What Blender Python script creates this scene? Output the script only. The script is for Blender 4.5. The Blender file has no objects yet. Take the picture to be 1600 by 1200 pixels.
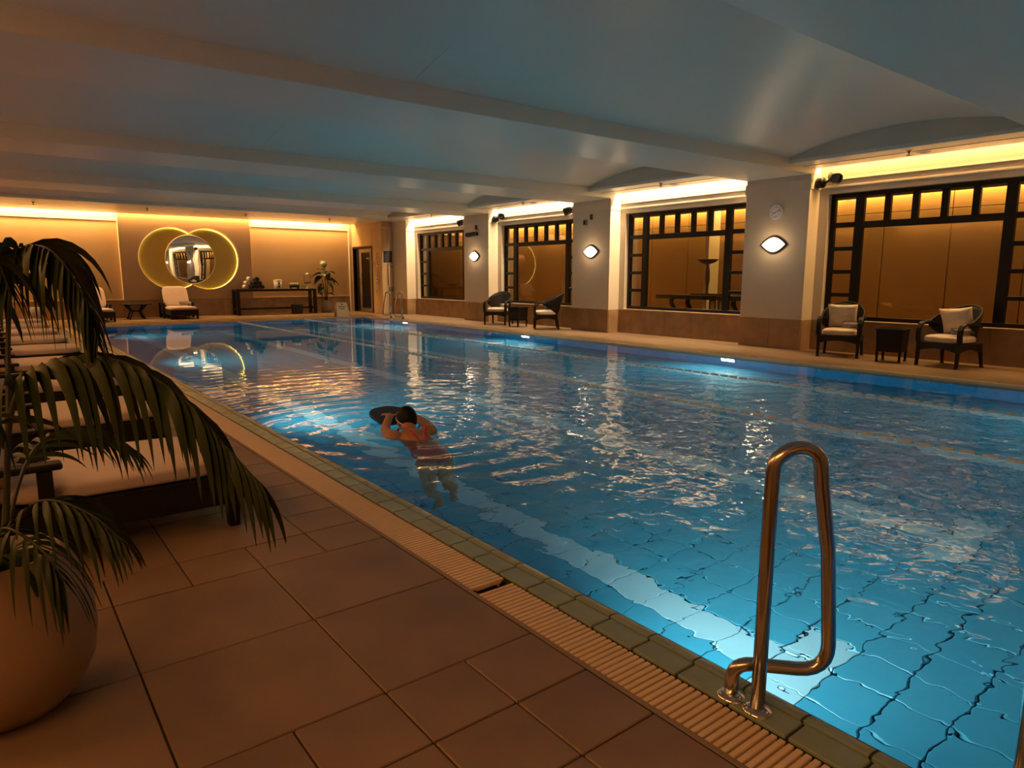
import bpy, bmesh, math, random
from mathutils import Vector, Matrix
random.seed(11)
R = math.radians
PI = math.pi
scene = bpy.context.scene
COL = scene.collection

# ------------------------------------------------------------------ camera
YAW, PIT, ROL, FPX, EYE = 0.659376, 0.157648, 0.001362, 1057.8, 1.32
fw = Vector((math.sin(YAW)*math.cos(PIT), math.cos(YAW)*math.cos(PIT), -math.sin(PIT)))
rt = Vector((math.cos(YAW), -math.sin(YAW), 0)); up = rt.cross(fw)
r2 = rt*math.cos(ROL) + up*math.sin(ROL); u2 = -rt*math.sin(ROL) + up*math.cos(ROL)
cam_d = bpy.data.cameras.new('camera'); cam = bpy.data.objects.new('camera', cam_d); COL.objects.link(cam)
cam_d.sensor_fit = 'HORIZONTAL'; cam_d.sensor_width = 36.0; cam_d.lens = FPX/1600*36.0
cam_d.clip_start = 0.02; cam_d.clip_end = 200
m = Matrix((r2, u2, -fw)).transposed().to_4x4(); m.translation = (0, 0, EYE); cam.matrix_world = m
scene.camera = cam

# ------------------------------------------------------------------ world, exposure
w = bpy.data.worlds.new('world'); scene.world = w; w.use_nodes = True
w.node_tree.nodes['Background'].inputs[0].default_value = (0.9, 0.6, 0.35, 1)
w.node_tree.nodes['Background'].inputs[1].default_value = 0.015
scene.view_settings.view_transform = 'Standard'; scene.view_settings.look = 'None'
scene.view_settings.gamma = 1.0; scene.view_settings.use_curve_mapping = False
scene.view_settings.exposure = 0.0

# ------------------------------------------------------------------ area lights (the room's coves and the pool's wall lamps)
AMBER = (1.0, 0.57, 0.21); WARM = (1.0, 0.71, 0.41); GOLD = (1.0, 0.64, 0.17)
def area(name, loc, aim, sx, sy, power, color, spread=180):
    l = bpy.data.lights.new(name, 'AREA'); l.shape = 'RECTANGLE'; l.size = sx; l.size_y = sy
    l.energy = power; l.color = color; l.spread = R(spread)
    o = bpy.data.objects.new(name, l); COL.objects.link(o); o.location = loc
    d = Vector(aim)
    o.rotation_euler = d.to_track_quat('-Z', 'Y').to_euler() if abs(d.z) < .99 else (0, 0, 0)
    o['kind'] = 'structure'
    return o
PITCH, CW, Y0 = 4.83, 1.27, 6.5                  # beams and columns along the pool
BAYS = [(Y0+PITCH*(k-1)+CW, Y0+PITCH*k) for k in range(0, 4)]
for k, (a, b) in enumerate(BAYS):                # cove slots above the windows
    area('cove_light', (11.945, (a+b)/2, 3.48), (0, 0, -1), .08, b-a-.1, (125, 275, 260, 230)[k], (AMBER, WARM, WARM, WARM)[k])
area('cove_light', (11.93, -.2, 3.50), (0, 0, -1), .10, 3.3, 170, AMBER)
area('cove_light', (4.4, 24.32, 3.46), (0, 0, -1), 13.2, .16, 500, AMBER)
area('cove_light', (4.4, -3.02, 3.3), (0, 0, -1), 13.2, .16, 900, AMBER)
area('cove_light', (-2.1, 8.5, 3.2), (0, 0, -1), .2, 22, 400, (1.0, .50, .16))
for k, (a, b) in enumerate(BAYS):                # passage behind the windows
    area('cove_light', (14.27, (a+b)/2, 2.96), (0, 0, -1), .18, b-a+1.2, 66, GOLD)
POOL_LAMPS = (1.15, 6.75, 12.2, 17.9)
for y in POOL_LAMPS:
    area('pool_light', (9.84, y, -.42), (-1, 0, -.10), .24, .30, 36, (.70, 1.0, .93))
    area('pool_light', (1.96, y+.6, -.42), (1, 0, .0), .24, .60, 28, (.70, 1.0, .93), 130)

# ------------------------------------------------------------------ materials
MATS = {}
def mat(name, col, rough=.6, metal=0.0, spec=.5, var=.0, vscale=4.0, vcol=None, bump=0.0, bscale=60.0, stretch=(1,1,1), coat=0.0, emit=None, estr=0.0, kind='noise', sheen=0.0):
    if name in MATS: return MATS[name]
    mt = bpy.data.materials.new(name); mt.use_nodes = True; nt = mt.node_tree; N = nt.nodes; L = nt.links
    b = N['Principled BSDF']
    b.inputs['Base Color'].default_value = (*col, 1); b.inputs['Roughness'].default_value = rough
    b.inputs['Metallic'].default_value = metal; b.inputs['Specular IOR Level'].default_value = spec
    b.inputs['Coat Weight'].default_value = coat; b.inputs['Sheen Weight'].default_value = sheen
    if emit: b.inputs['Emission Color'].default_value = (*emit, 1); b.inputs['Emission Strength'].default_value = estr
    tc = N.new('ShaderNodeTexCoord'); mp = N.new('ShaderNodeMapping'); mp.inputs['Scale'].default_value = stretch
    L.new(tc.outputs['Object'], mp.inputs['Vector'])
    if var > 0:
        n = N.new('ShaderNodeTexNoise'); n.inputs['Scale'].default_value = vscale; n.inputs['Detail'].default_value = 5
        L.new(mp.outputs[0], n.inputs['Vector'])
        oi = N.new('ShaderNodeObjectInfo')
        ramp = N.new('ShaderNodeMix'); ramp.data_type = 'RGBA'
        c2 = vcol or tuple(max(0, c*(1-var)) for c in col)
        ramp.inputs['A'].default_value = (*c2, 1); ramp.inputs['B'].default_value = (*col, 1)
        mr = N.new('ShaderNodeMapRange'); mr.inputs['From Min'].default_value = .32; mr.inputs['From Max'].default_value = .68
        ad = N.new('ShaderNodeMath'); ad.operation = 'MULTIPLY_ADD'; ad.inputs[1].default_value = .16; 
        sb = N.new('ShaderNodeMath'); sb.operation = 'SUBTRACT'; sb.inputs[1].default_value = .5
        L.new(oi.outputs['Random'], sb.inputs[0]); L.new(sb.outputs[0], ad.inputs[0]); L.new(n.outputs['Fac'], ad.inputs[2])
        L.new(ad.outputs[0], mr.inputs['Value']); L.new(mr.outputs[0], ramp.inputs['Factor'])
        L.new(ramp.outputs['Result'], b.inputs['Base Color'])
    if bump > 0:
        if kind == 'weave':
            t = N.new('ShaderNodeTexBrick'); t.inputs['Scale'].default_value = bscale; t.inputs['Mortar Size'].default_value = .06
            t.inputs['Color1'].default_value = (1,1,1,1); t.inputs['Color2'].default_value = (.7,.7,.7,1); t.inputs['Mortar'].default_value = (0,0,0,1)
            out = t.outputs['Color']
        else:
            t = N.new('ShaderNodeTexNoise'); t.inputs['Scale'].default_value = bscale; t.inputs['Detail'].default_value = 4
            out = t.outputs['Fac']
        L.new(mp.outputs[0], t.inputs['Vector'])
        bp = N.new('ShaderNodeBump'); bp.inputs['Strength'].default_value = bump; bp.inputs['Distance'].default_value = .01
        L.new(out, bp.inputs['Height']); L.new(bp.outputs[0], b.inputs['Normal'])
    MATS[name] = mt; return mt
def glass(name, tint=(1,1,1), ior=1.5, boost=1.0):
    mt = bpy.data.materials.new(name); mt.use_nodes = True; nt = mt.node_tree; N = nt.nodes; L = nt.links
    N.remove(N['Principled BSDF']); out = N['Material Output']
    tr = N.new('ShaderNodeBsdfTransparent'); tr.inputs[0].default_value = (*tint, 1)
    gl = N.new('ShaderNodeBsdfGlossy'); gl.inputs['Roughness'].default_value = 0.0
    fr = N.new('ShaderNodeFresnel'); fr.inputs['IOR'].default_value = ior
    ge = N.new('ShaderNodeNewGeometry'); ir = N.new('ShaderNodeMapRange'); ir.inputs['To Min'].default_value = ior; ir.inputs['To Max'].default_value = 1/ior
    L.new(ge.outputs['Backfacing'], ir.inputs['Value']); L.new(ir.outputs[0], fr.inputs['IOR'])
    mu = N.new('ShaderNodeMath'); mu.operation = 'MULTIPLY'; mu.inputs[1].default_value = boost; mu.use_clamp = True
    mx = N.new('ShaderNodeMixShader')
    L.new(fr.outputs[0], mu.inputs[0]); L.new(mu.outputs[0], mx.inputs[0]); L.new(tr.outputs[0], mx.inputs[1]); L.new(gl.outputs[0], mx.inputs[2])
    L.new(mx.outputs[0], out.inputs[0]); return mt
def emitter(name, col, s):
    mt = bpy.data.materials.new(name); mt.use_nodes = True; N = mt.node_tree.nodes
    b = N['Principled BSDF']; b.inputs['Base Color'].default_value = (*col, 1)
    b.inputs['Emission Color'].default_value = (*col, 1); b.inputs['Emission Strength'].default_value = s; return mt
def water_mat():
    mt = bpy.data.materials.new('pool_water'); mt.use_nodes = True; nt = mt.node_tree; N = nt.nodes; L = nt.links
    N.remove(N['Principled BSDF']); out = N['Material Output']
    g = N.new('ShaderNodeMixShader'); rf = N.new('ShaderNodeBsdfRefraction'); rf.inputs['IOR'].default_value = 1.333; rf.inputs['Roughness'].default_value = 0.0
    rf.inputs['Color'].default_value = (.80, .96, 1, 1); gs = N.new('ShaderNodeBsdfGlossy'); gs.inputs['Roughness'].default_value = 0.0
    fr = N.new('ShaderNodeFresnel'); fr.inputs['IOR'].default_value = 1.333
    L.new(fr.outputs[0], g.inputs[0]); L.new(rf.outputs[0], g.inputs[1]); L.new(gs.outputs[0], g.inputs[2])
    tc = N.new('ShaderNodeTexCoord')
    n1 = N.new('ShaderNodeTexNoise'); n1.inputs['Scale'].default_value = 5.5; n1.inputs['Detail'].default_value = 1.0; n1.inputs['Distortion'].default_value = .8
    n2 = N.new('ShaderNodeTexNoise'); n2.inputs['Scale'].default_value = 13.0; n2.inputs['Detail'].default_value = 1.0; n2.inputs['Distortion'].default_value = .5
    L.new(tc.outputs['Object'], n1.inputs['Vector']); L.new(tc.outputs['Object'], n2.inputs['Vector'])
    hsum = N.new('ShaderNodeMath'); hsum.operation = 'MULTIPLY_ADD'; hsum.inputs[1].default_value = .30
    L.new(n2.outputs['Fac'], hsum.inputs[0]); L.new(n1.outputs['Fac'], hsum.inputs[2])
    # calm at the far end, livelier round the swimmer and towards the near right
    sx = N.new('ShaderNodeSeparateXYZ'); L.new(tc.outputs['Object'], sx.inputs[0])
    mr = N.new('ShaderNodeMapRange'); mr.inputs['From Min'].default_value = 5.0; mr.inputs['From Max'].default_value = 10.5
    mr.inputs['To Min'].default_value = 1.0; mr.inputs['To Max'].default_value = .025; L.new(sx.outputs['Y'], mr.inputs['Value'])
    mu = N.new('ShaderNodeMath'); mu.operation = 'MULTIPLY'; mu.inputs[1].default_value = .50
    mx_ = N.new('ShaderNodeMapRange'); mx_.inputs['From Min'].default_value = 1.9; mx_.inputs['From Max'].default_value = 4.6; mx_.inputs['To Min'].default_value = .40; L.new(sx.outputs['X'], mx_.inputs['Value'])
    m2 = N.new('ShaderNodeMath'); m2.operation = 'MULTIPLY'; L.new(mr.outputs[0], m2.inputs[0]); L.new(mx_.outputs[0], m2.inputs[1]); mx3 = N.new('ShaderNodeMapRange'); mx3.inputs['From Min'].default_value = 7.4; mx3.inputs['From Max'].default_value = 9.2; mx3.inputs['To Min'].default_value = 1.0; mx3.inputs['To Max'].default_value = .12; L.new(sx.outputs['X'], mx3.inputs['Value'])
    m3 = N.new('ShaderNodeMath'); m3.operation = 'MULTIPLY'; L.new(m2.outputs[0], m3.inputs[0]); L.new(mx3.outputs[0], m3.inputs[1]); L.new(m3.outputs[0], mu.inputs[0])
    bp = N.new('ShaderNodeBump'); bp.inputs['Distance'].default_value = .02
    L.new(mu.outputs[0], bp.inputs['Strength']); L.new(hsum.outputs[0], bp.inputs['Height']); 
    for q_ in (rf, gs, fr): L.new(bp.outputs[0], q_.inputs['Normal'])
    L.new(g.outputs[0], out.inputs[0]); return mt

M_paint = mat('cream_paint', (.66,.57,.44), .55, spec=.3, var=.06, vscale=1.5)
M_ceil = mat('ceiling_paint', (.78,.76,.65), .34, spec=.45, var=.04, vscale=1.0)
M_wallpaper = mat('back_wall_paper', (.56,.38,.20), .7, spec=.2, var=.05, vscale=2)
M_panel = mat('feature_panel_paper', (.50,.345,.20), .7, spec=.2, var=.05, vscale=2)
M_dado = mat('dado_stone', (.40,.245,.13), .38, spec=.4, var=.35, vscale=3.5, bump=.05, bscale=25)
M_stone = mat('deck_stone', (.27,.17,.095), .42, spec=.4, var=.35, vscale=3.0, bump=.05, bscale=20, stretch=(1,.25,1))
M_tile = mat('deck_tile', (.30,.18,.105), .42, spec=.4, var=.26, vscale=2.4, bump=.04, bscale=30)
M_grout = mat('dark_grout', (.035,.022,.014), .9)
M_groutp = mat('pool_grout', (.03,.12,.20), .9)
M_border = mat('deck_border_stone', (.30,.20,.125), .6, var=.1)
M_slat = mat('grate_plastic', (.88,.62,.37), .45, var=.06, vscale=9)
M_gutter = mat('gutter_dark', (.02,.013,.009), .8)
M_coping = mat('coping_tile', (.30,.35,.26), .26, spec=.5, var=.12, vscale=7)
M_edge = mat('coping_stone', (.62,.45,.28), .35, var=.1, vscale=4)
M_ptile = mat('pool_tile', (.065,.37,.56), .35, var=.10, vscale=3)
M_ptile2 = mat('pool_wall_tile', (.09,.46,.86), .3, var=.12, vscale=3)
M_pwhite = mat('pool_lane_tile', (.42,.62,.74), .35)
M_water = water_mat()
M_dark = mat('dark_window_wood', (.007,.005,.004), .4, spec=.25, bump=.03, bscale=60)
M_glass = glass('window_glass', (.97,.95,.92), 1.5, 1.0)
M_clear = glass('clear_glass', (.97,.97,.96), 1.45, 1.0)
M_rattan = mat('dark_rattan', (.010,.006,.005), .55, spec=.3, bump=.7, bscale=45, kind='weave')
M_darkwood = mat('dark_stained_wood', (.009,.006,.005), .45, spec=.3, bump=.05, bscale=40)
M_cush = mat('oat_cushion', (.62,.50,.36), .85, var=.08, vscale=8, bump=.12, bscale=120, sheen=.2)
M_pillow = mat('cream_pillow', (.74,.60,.40), .8, var=.07, vscale=9, bump=.10, bscale=16, sheen=.2)
M_loung = mat('pink_beige_cushion', (.62,.47,.40), .85, var=.07, vscale=6, bump=.08, bscale=90, sheen=.2)
M_greyt = mat('grey_towel', (.36,.30,.30), .95, var=.15, vscale=20, bump=.3, bscale=200)
M_dgreyt = mat('dark_grey_towel', (.06,.055,.055), .95, var=.15, vscale=20, bump=.3, bscale=200)
M_whitet = mat('white_towel', (.72,.62,.58), .95, var=.08, vscale=20, bump=.3, bscale=200)
M_steel = mat('polished_steel', (.56,.52,.48), .20, metal=1.0, var=.05, vscale=30)
M_chrome = mat('chrome', (.75,.74,.72), .10, metal=1.0)
M_black = mat('black_plastic', (.012,.011,.011), .45)
M_blackm = mat('matt_black', (.02,.018,.018), .7)
M_lens = mat('dark_lens', (.02,.02,.025), .08, spec=.8)
M_white = mat('white_plastic', (.72,.70,.68), .4)
M_sign = mat('cream_board', (.72,.60,.44), .6)
M_ink = mat('sign_ink', (.08,.06,.05), .7)
M_pot = mat('terracotta_beige_planter', (.33,.20,.115), .45, spec=.4, var=.12, vscale=3)
M_potg = mat('grey_planter', (.36,.30,.25), .7, var=.1)
M_soil = mat('soil', (.03,.02,.012), .95, bump=.5, bscale=60)
M_leaf = mat('palm_leaf', (.030,.042,.009), .5, spec=.25, var=.35, vscale=10, bump=.08, bscale=60, stretch=(1,1,1))
M_stem = mat('palm_stem', (.05,.045,.015), .5, var=.3, vscale=12)
M_ficus = mat('ficus_leaf', (.022,.042,.014), .35, var=.3, vscale=8)
M_trunk = mat('plant_stem', (.09,.05,.03), .8, var=.2)
M_skin = mat('skin', (.52,.23,.10), .5, spec=.4, var=.06, vscale=14)
M_suit = mat('red_swimsuit', (.62,.07,.05), .6)
M_cap = mat('black_swim_cap', (.008,.007,.008), .55, spec=.2)
M_strap = mat('pale_goggle_strap', (.62,.60,.58), .5)
M_board = mat('navy_foam', (.012,.016,.06), .6, var=.1, vscale=30)
M_rope = mat('lane_rope_float', (.74,.70,.64), .4)
M_rope2 = mat('lane_rope_cord', (.55,.66,.68), .5)
M_shade = emitter('sconce_glass', (1.0,.78,.54), 2.0)
M_led = emitter('warm_led', (1.0,.76,.12), 7.0)
M_lampl = emitter('pool_lamp_lens', (.80,.98,1.0), 7.0)
M_ochre = mat('ochre_recess', (.55,.40,.10), .7)
M_rimw = mat('pale_rim', (.78,.62,.42), .5)
M_mirror = mat('mirror', (.86,.82,.76), .015, metal=1.0, bump=.012, bscale=3)
M_amber = mat('passage_wall_panel', (.40,.225,.085), .55, var=.08, vscale=1.5)
M_amberf = mat('passage_floor', (.28,.15,.07), .5, var=.1)
M_doorg = glass('door_glass', (.24,.18,.13), 1.5, 1.2)
M_dframe = mat('steel_door_frame', (.34,.27,.21), .35, metal=.6)
M_clock = mat('clock_face', (.88,.87,.88), .5)
M_bronze = mat('bronze_sculpture', (.06,.045,.035), .35, metal=.5)

# ------------------------------------------------------------------ mesh helpers
class MB:
    def __init__(s): s.v = []; s.f = []; s.sm = []
    def add(s, vs, fs, smooth=False, mtx=None):
        o = len(s.v)
        for p in vs:
            p = Vector(p)
            s.v.append(mtx @ p if mtx else p)
        for f in fs: s.f.append([o+i for i in f]); s.sm.append(smooth)
        return s
    def box(s, x0, x1, y0, y1, z0, z1, mtx=None):
        vs = [(x0,y0,z0),(x1,y0,z0),(x1,y1,z0),(x0,y1,z0),(x0,y0,z1),(x1,y0,z1),(x1,y1,z1),(x0,y1,z1)]
        return s.add(vs, [(0,3,2,1),(4,5,6,7),(0,1,5,4),(1,2,6,5),(2,3,7,6),(3,0,4,7)], False, mtx)
    def hexa(s, bot, top):   # 4 bottom points ccw, 4 top points ccw
        return s.add(list(bot)+list(top), [(3,2,1,0),(4,5,6,7),(0,1,5,4),(1,2,6,5),(2,3,7,6),(3,0,4,7)])
    def bar(s, a, b, wx, wy, wx2=None, wy2=None, upv=(0,0,1)):   # square-section bar between two points, may taper
        a = Vector(a); b = Vector(b); d = (b-a).normalized(); u = Vector(upv)
        if abs(d.dot(u)) > .95: u = Vector((0,1,0))
        x = d.cross(u).normalized(); y = x.cross(d)
        wx2 = wx2 or wx; wy2 = wy2 or wy
        q = lambda c, p, t: [c-x*p/2-y*t/2, c+x*p/2-y*t/2, c+x*p/2+y*t/2, c-x*p/2+y*t/2]
        return s.hexa(q(a,wx,wy), q(b,wx2,wy2)) if False else s.add(q(a,wx,wy)+q(b,wx2,wy2), [(0,1,2,3),(7,6,5,4),(4,5,1,0),(5,6,2,1),(6,7,3,2),(7,4,0,3)])
    def tube(s, pts, r, n=8, closed=False, flat=None):
        pts = [Vector(p) for p in pts]; k = len(pts); rs = r if isinstance(r, (list,tuple)) else [r]*k
        prev = None; rings = []
        for i, p in enumerate(pts):
            if closed: d = pts[(i+1)%k]-pts[i-1]
            else: d = pts[min(i+1,k-1)]-pts[max(i-1,0)]
            d.normalize()
            if prev is None:
                a = Vector((0,0,1)) if abs(d.z) < .9 else Vector((0,1,0))
                x = d.cross(a).normalized()
            else:
                x = (prev - d*prev.dot(d)).normalized()
            prev = x; y = d.cross(x)
            fl = flat or 1.0
            rings.append([p + x*math.cos(2*PI*j/n)*rs[i] + y*math.sin(2*PI*j/n)*rs[i]*fl for j in range(n)])
        vs = [q for g in rings for q in g]; fs = []
        m_ = k if closed else k-1
        for i in range(m_):
            for j in range(n):
                a = i*n+j; b = i*n+(j+1)%n; c = ((i+1)%k)*n+(j+1)%n; d_ = ((i+1)%k)*n+j
                fs.append((a,b,c,d_))
        s.add(vs, fs, True)
        if not closed:
            o = len(s.v)-len(vs)
            s.f.append([o+j for j in range(n)][::-1]); s.sm.append(False)
            s.f.append([o+(k-1)*n+j for j in range(n)]); s.sm.append(False)
        return s
    def lathe(s, prof, n=24, mtx=None, cap=True):
        vs = []; fs = []; k = len(prof)
        for (r, z) in prof:
            for j in range(n): vs.append((r*math.cos(2*PI*j/n), r*math.sin(2*PI*j/n), z))
        for i in range(k-1):
            for j in range(n): fs.append((i*n+j, i*n+(j+1)%n, (i+1)*n+(j+1)%n, (i+1)*n+j))
        o = len(s.v); s.add(vs, fs, True, mtx)
        if cap:
            if prof[0][0] > 1e-4: s.f.append([o+j for j in range(n)][::-1]); s.sm.append(False)
            if prof[-1][0] > 1e-4: s.f.append([o+(k-1)*n+j for j in range(n)]); s.sm.append(False)
        return s
    def prism(s, poly, h0, h1, mtx=None, smooth=False):   # poly in XY, extruded in Z
        n = len(poly); vs = [(x,y,h0) for x,y in poly]+[(x,y,h1) for x,y in poly]
        fs = [tuple(range(n))[::-1], tuple(range(n,2*n))]
        s.add(vs, fs, False, mtx); o = len(s.v)-2*n
        for i in range(n): s.f.append([o+i, o+(i+1)%n, o+n+(i+1)%n, o+n+i]); s.sm.append(smooth)
        return s
    def grid(s, fn, nu, nv, smooth=True, closed_u=False):
        vs = [fn(i/nu, j/nv) for j in range(nv+1) for i in range(nu+1)]
        fs = [(j*(nu+1)+i, j*(nu+1)+i+1, (j+1)*(nu+1)+i+1, (j+1)*(nu+1)+i) for j in range(nv) for i in range(nu)]
        return s.add(vs, fs, smooth)
    def mesh(s, name, material, bevel=0.0, seg=2, weld=False):
        me = bpy.data.meshes.new(name); me.from_pydata([tuple(p) for p in s.v], [], s.f)
        me.polygons.foreach_set('use_smooth', s.sm); 
        bm = bmesh.new(); bm.from_mesh(me)
        if weld: bmesh.ops.remove_doubles(bm, verts=bm.verts, dist=1e-4)
        bmesh.ops.recalc_face_normals(bm, faces=bm.faces)
        if bevel > 0:
            es = [e for e in bm.edges if len(e.link_faces) == 2 and e.calc_face_angle(0) > R(35)]
            bmesh.ops.bevel(bm, geom=es, offset=bevel, segments=seg, affect='EDGES', profile=.6, clamp_overlap=True)
        bm.to_mesh(me); bm.free()
        if material: me.materials.append(material)
        me.update(); return me
    def build(s, name, material, parent=None, loc=None, rz=0.0, **k):
        return link(name, s.mesh(name, material, **k), parent, loc, rz)
def link(name, me, parent=None, loc=None, rz=0.0):
    o = bpy.data.objects.new(name, me); COL.objects.link(o)
    if parent: o.parent = parent
    if loc is not None: o.location = loc
    if rz: o.rotation_euler = (0,0,rz)
    return o
def tag(o, label=None, cat=None, group=None, kind=None):
    if label: o['label'] = label
    if cat: o['category'] = cat
    if group: o['group'] = group
    if kind: o['kind'] = kind
    return o
def thing(name, label, cat, loc=(0,0,0), rz=0.0, group=None):
    o = bpy.data.objects.new(name, None); COL.objects.link(o); o.location = loc; o.rotation_euler = (0,0,rz)
    o.empty_display_size = .1
    return tag(o, label, cat, group)
def struct(o, label=None): return tag(o, label, None, None, 'structure')
def dup(root, loc, rz, label=None):
    r = root.copy(); COL.objects.link(r); r.location = loc; r.rotation_euler = (0,0,rz)
    if label: r['label'] = label
    for ch in list(root.children):
        c = ch.copy(); COL.objects.link(c); c.parent = r
        for g in ch.children:
            d = g.copy(); COL.objects.link(d); d.parent = c
    return r
def cushion_mesh(name, material, sx, sy, sz, bulge=.25, n=12, crown=0.0, seedv=0):
    """rounded upholstered block centred on x,y with its base at z=0"""
    mb = MB(); p = 5.0
    def pt(a, b, c):
        x, y, z = a, b, c
        l = (abs(x)**p+abs(y)**p+abs(z)**p)**(1/p); x /= l; y /= l; z /= l
        ed = (1-abs(x)**4)*(1-abs(y)**4)
        wr = .012*math.sin(7*x+3*y+seedv)*math.sin(5*y-2*x+seedv*2)
        zz = z*sz/2*(1+bulge*.35*ed) + (crown*ed if z > 0 else 0) + (wr*sz*2 if z > 0 else 0)
        return (x*sx/2, y*sy/2, sz/2+zz)
    for ax in range(3):
        for sg in (-1, 1):
            def fn(u, v, ax=ax, sg=sg):
                a, b = 2*u-1, 2*v-1
                c = [0,0,0]; c[ax] = sg; c[(ax+1)%3] = a; c[(ax+2)%3] = b
                return pt(*c)
            mb.grid(fn, n, n)
    return mb.mesh(name, material, weld=True)
def pillow_mesh(name, material, sx, sy, t, seedv=0):
    mb = MB()
    for sg in (-1, 1):
        def fn(u, v, sg=sg):
            a, b = 2*u-1, 2*v-1
            th = ((1-a*a)*(1-b*b))**.42
            k = 1-.07*(1-abs(a)**3)*abs(b)**2*0 ; 
            x = a*sx/2*(1-.07*(1-b*b)); y = b*sy/2*(1-.07*(1-a*a))
            wr = .010*math.sin(9*a+5*b+seedv)*math.sin(6*b-4*a+2*seedv)+.008*math.sin(14*b+3*a*a+seedv)
            return (x, y, sg*(t/2*th) + wr*th)
        mb.grid(fn, 16, 16)
    return mb.mesh(name, material, weld=True)
def towel_mesh(name, material, r, l):
    """rolled towel lying along x with a spiral showing at its ends"""
    mb = MB(); pts = []
    T = 3.2*2*PI; n = 60
    sp = lambda t: (r*(.18+.80*t))
    out = []
    for i in range(n+1):
        t = i/n; a = t*T; rr = sp(t); out.append((rr*math.cos(a), rr*math.sin(a)))
    th = r*.20
    inn = []
    for i in range(n+1):
        t = i/n; a = t*T; rr = max(.01*r, sp(t)-th); inn.append((rr*math.cos(a), rr*math.sin(a)))
    for i in range(n):
        a, b, c, d = out[i], out[i+1], inn[i+1], inn[i]
        e = .008*math.sin(i*.5)
        vs = [(-l/2+e,*a),(-l/2+e,*b),(-l/2+e+.004,*c),(-l/2+e+.004,*d),(l/2+e,*a),(l/2+e,*b),(l/2+e-.004,*c),(l/2+e-.004,*d)]
        mb.add(vs, [(0,1,5,4),(0,3,2,1),(4,5,6,7),(3,7,6,2)], True)
    return mb.mesh(name, material, weld=True)
TO_X = Matrix.Rotation(PI/2, 4, 'Y')     # z axis -> x axis
def at(loc, rot=None):
    mtx = Matrix.Translation(loc)
    return mtx @ rot if rot else mtx

# ================================================================== THE SETTING
XL, XW, XC, XB, YB, YN = -2.3, 12.0, 11.66, 10.95, 24.5, -3.2
PX0, PX1, PY0, PY1 = 1.905, 9.90, -.6, 20.8
WZ = -.022
def floor_z(y): return -1.07-.32*max(0, y)/21.0

# ---- left deck with its stone tiles
fl = struct(MB().box(XL, 1.50, YN, PY1, -.3, -.008).build('floor', M_grout), 'poolside deck of large brown stone tiles')
GX, GY, gm, gx = 1.505, 1.525, .2975, .302
occ = {}; tiles = []
def put(i, j, s):
    for a in range(s):
        for b in range(s): occ[(i+a, j+b)] = 1
    tiles.append((i, j, s))
NI, J0, J1 = 13, -4, 64
for i, j in ((0,1),(0,3),(2,1),(2,3),(2,-2),(1,6),(4,1),(4,3)): put(i, j, 2)
put(0,0,1); put(1,0,1); put(2,0,1); put(3,0,1)
for i in range(6): put(i,5,1)
for j in list(range(-4,0))+list(range(6,14)): put(0,j,1)
rng = random.Random(4)
for j in range(J0, J1):
    for i in range(NI):
        if (i,j) in occ: continue
        ok = i+1 < NI and j+1 < J1 and not any((i+a,j+b) in occ for a,b in ((1,0),(0,1),(1,1)))
        put(i, j, 2 if ok and rng.random() < .8 else 1)
def slab_tile(name, sx, sy, th, material, bev=.003):
    return MB().box(-sx/2, sx/2, -sy/2, sy/2, -th, 0).mesh(name, material, bevel=bev, seg=1)
TM = {s: slab_tile('tile', gx*s-.0065, gm*s-.0065, .03, M_tile) for s in (1, 2)}
cen = lambda t: (GX-gx*t[0]-gx*t[2]/2, GY+gm*t[1]+gm*t[2]/2)
tiles.sort(key=lambda t: (cen(t)[0]**2+cen(t)[1]**2))
far_t = MB()
for n, t in enumerate(tiles):
    x, y = cen(t)
    if y+gm*t[2]/2 > PY1: continue
    if n < 296: link('tile', TM[t[2]], fl, (x, y, rng.uniform(-.0012,.0006)))
    else:
        s = t[2]; far_t.box(x-gx*s/2+.002, x+gx*s/2-.002, y-gm*s/2+.002, y+gm*s/2-.002, -.02, 0)
tag(far_t.build('tile', M_tile, fl), kind='stuff')
# slim border, gutter and drain grate
struct(MB().box(1.508, 1.528, -1.5, PY1, -.05, .0).build('trim_1', M_border, bevel=.004))
struct(MB().box(1.50, 1.73, -1.5, PY1, -.3, -.06).box(1.50,1.508,-1.5,PY1,-.06,-.004).box(1.70,1.72,-1.5,PY1,-.06,-.012).build('trim_2', M_gutter))
SL = MB().box(-.090, .090, -.0096, .0096, -.022, 0).mesh('slat', M_slat, bevel=.0025, seg=1)
def grate(y0, y1, label, near):
    g = thing('drain_grate', label, 'drain grate', (1.619, y0, 0), 0, 'drain grates along the pool edge')
    n = int((y1-y0)/.0265)
    stuff = MB()
    for k in range(n):
        y = .0105+k*.0265
        if (near and k >= n-300) or (not near and k < 290): link('slat', SL, g, (0, y, -.003))
        else: stuff.box(-.090,.090,y-.0096,y+.0096,-.022,-.003)
    if stuff.v: tag(stuff.build('slat', M_slat, g), kind='stuff')
    for x in (-.062, .062): MB().box(x-.004,x+.004,0,n*.0265,-.034,-.024).build('support_rail', M_slat, g)
    for x in (-.075, .075):
        MB().tube([(x, (n*.0265 if near else 0)-.008, -.016),(x,(n*.0265 if near else 0)+(.014 if near else -.014),-.016)], .007, 8).build('pin', M_black, g)
    return g
grate(-.6, 2.225, 'beige slatted drain grate nearest, ending at the dark gap', True)
grate(2.262, PY1-.02, 'long beige slatted drain grate running on to the far end of the pool', False)
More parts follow.
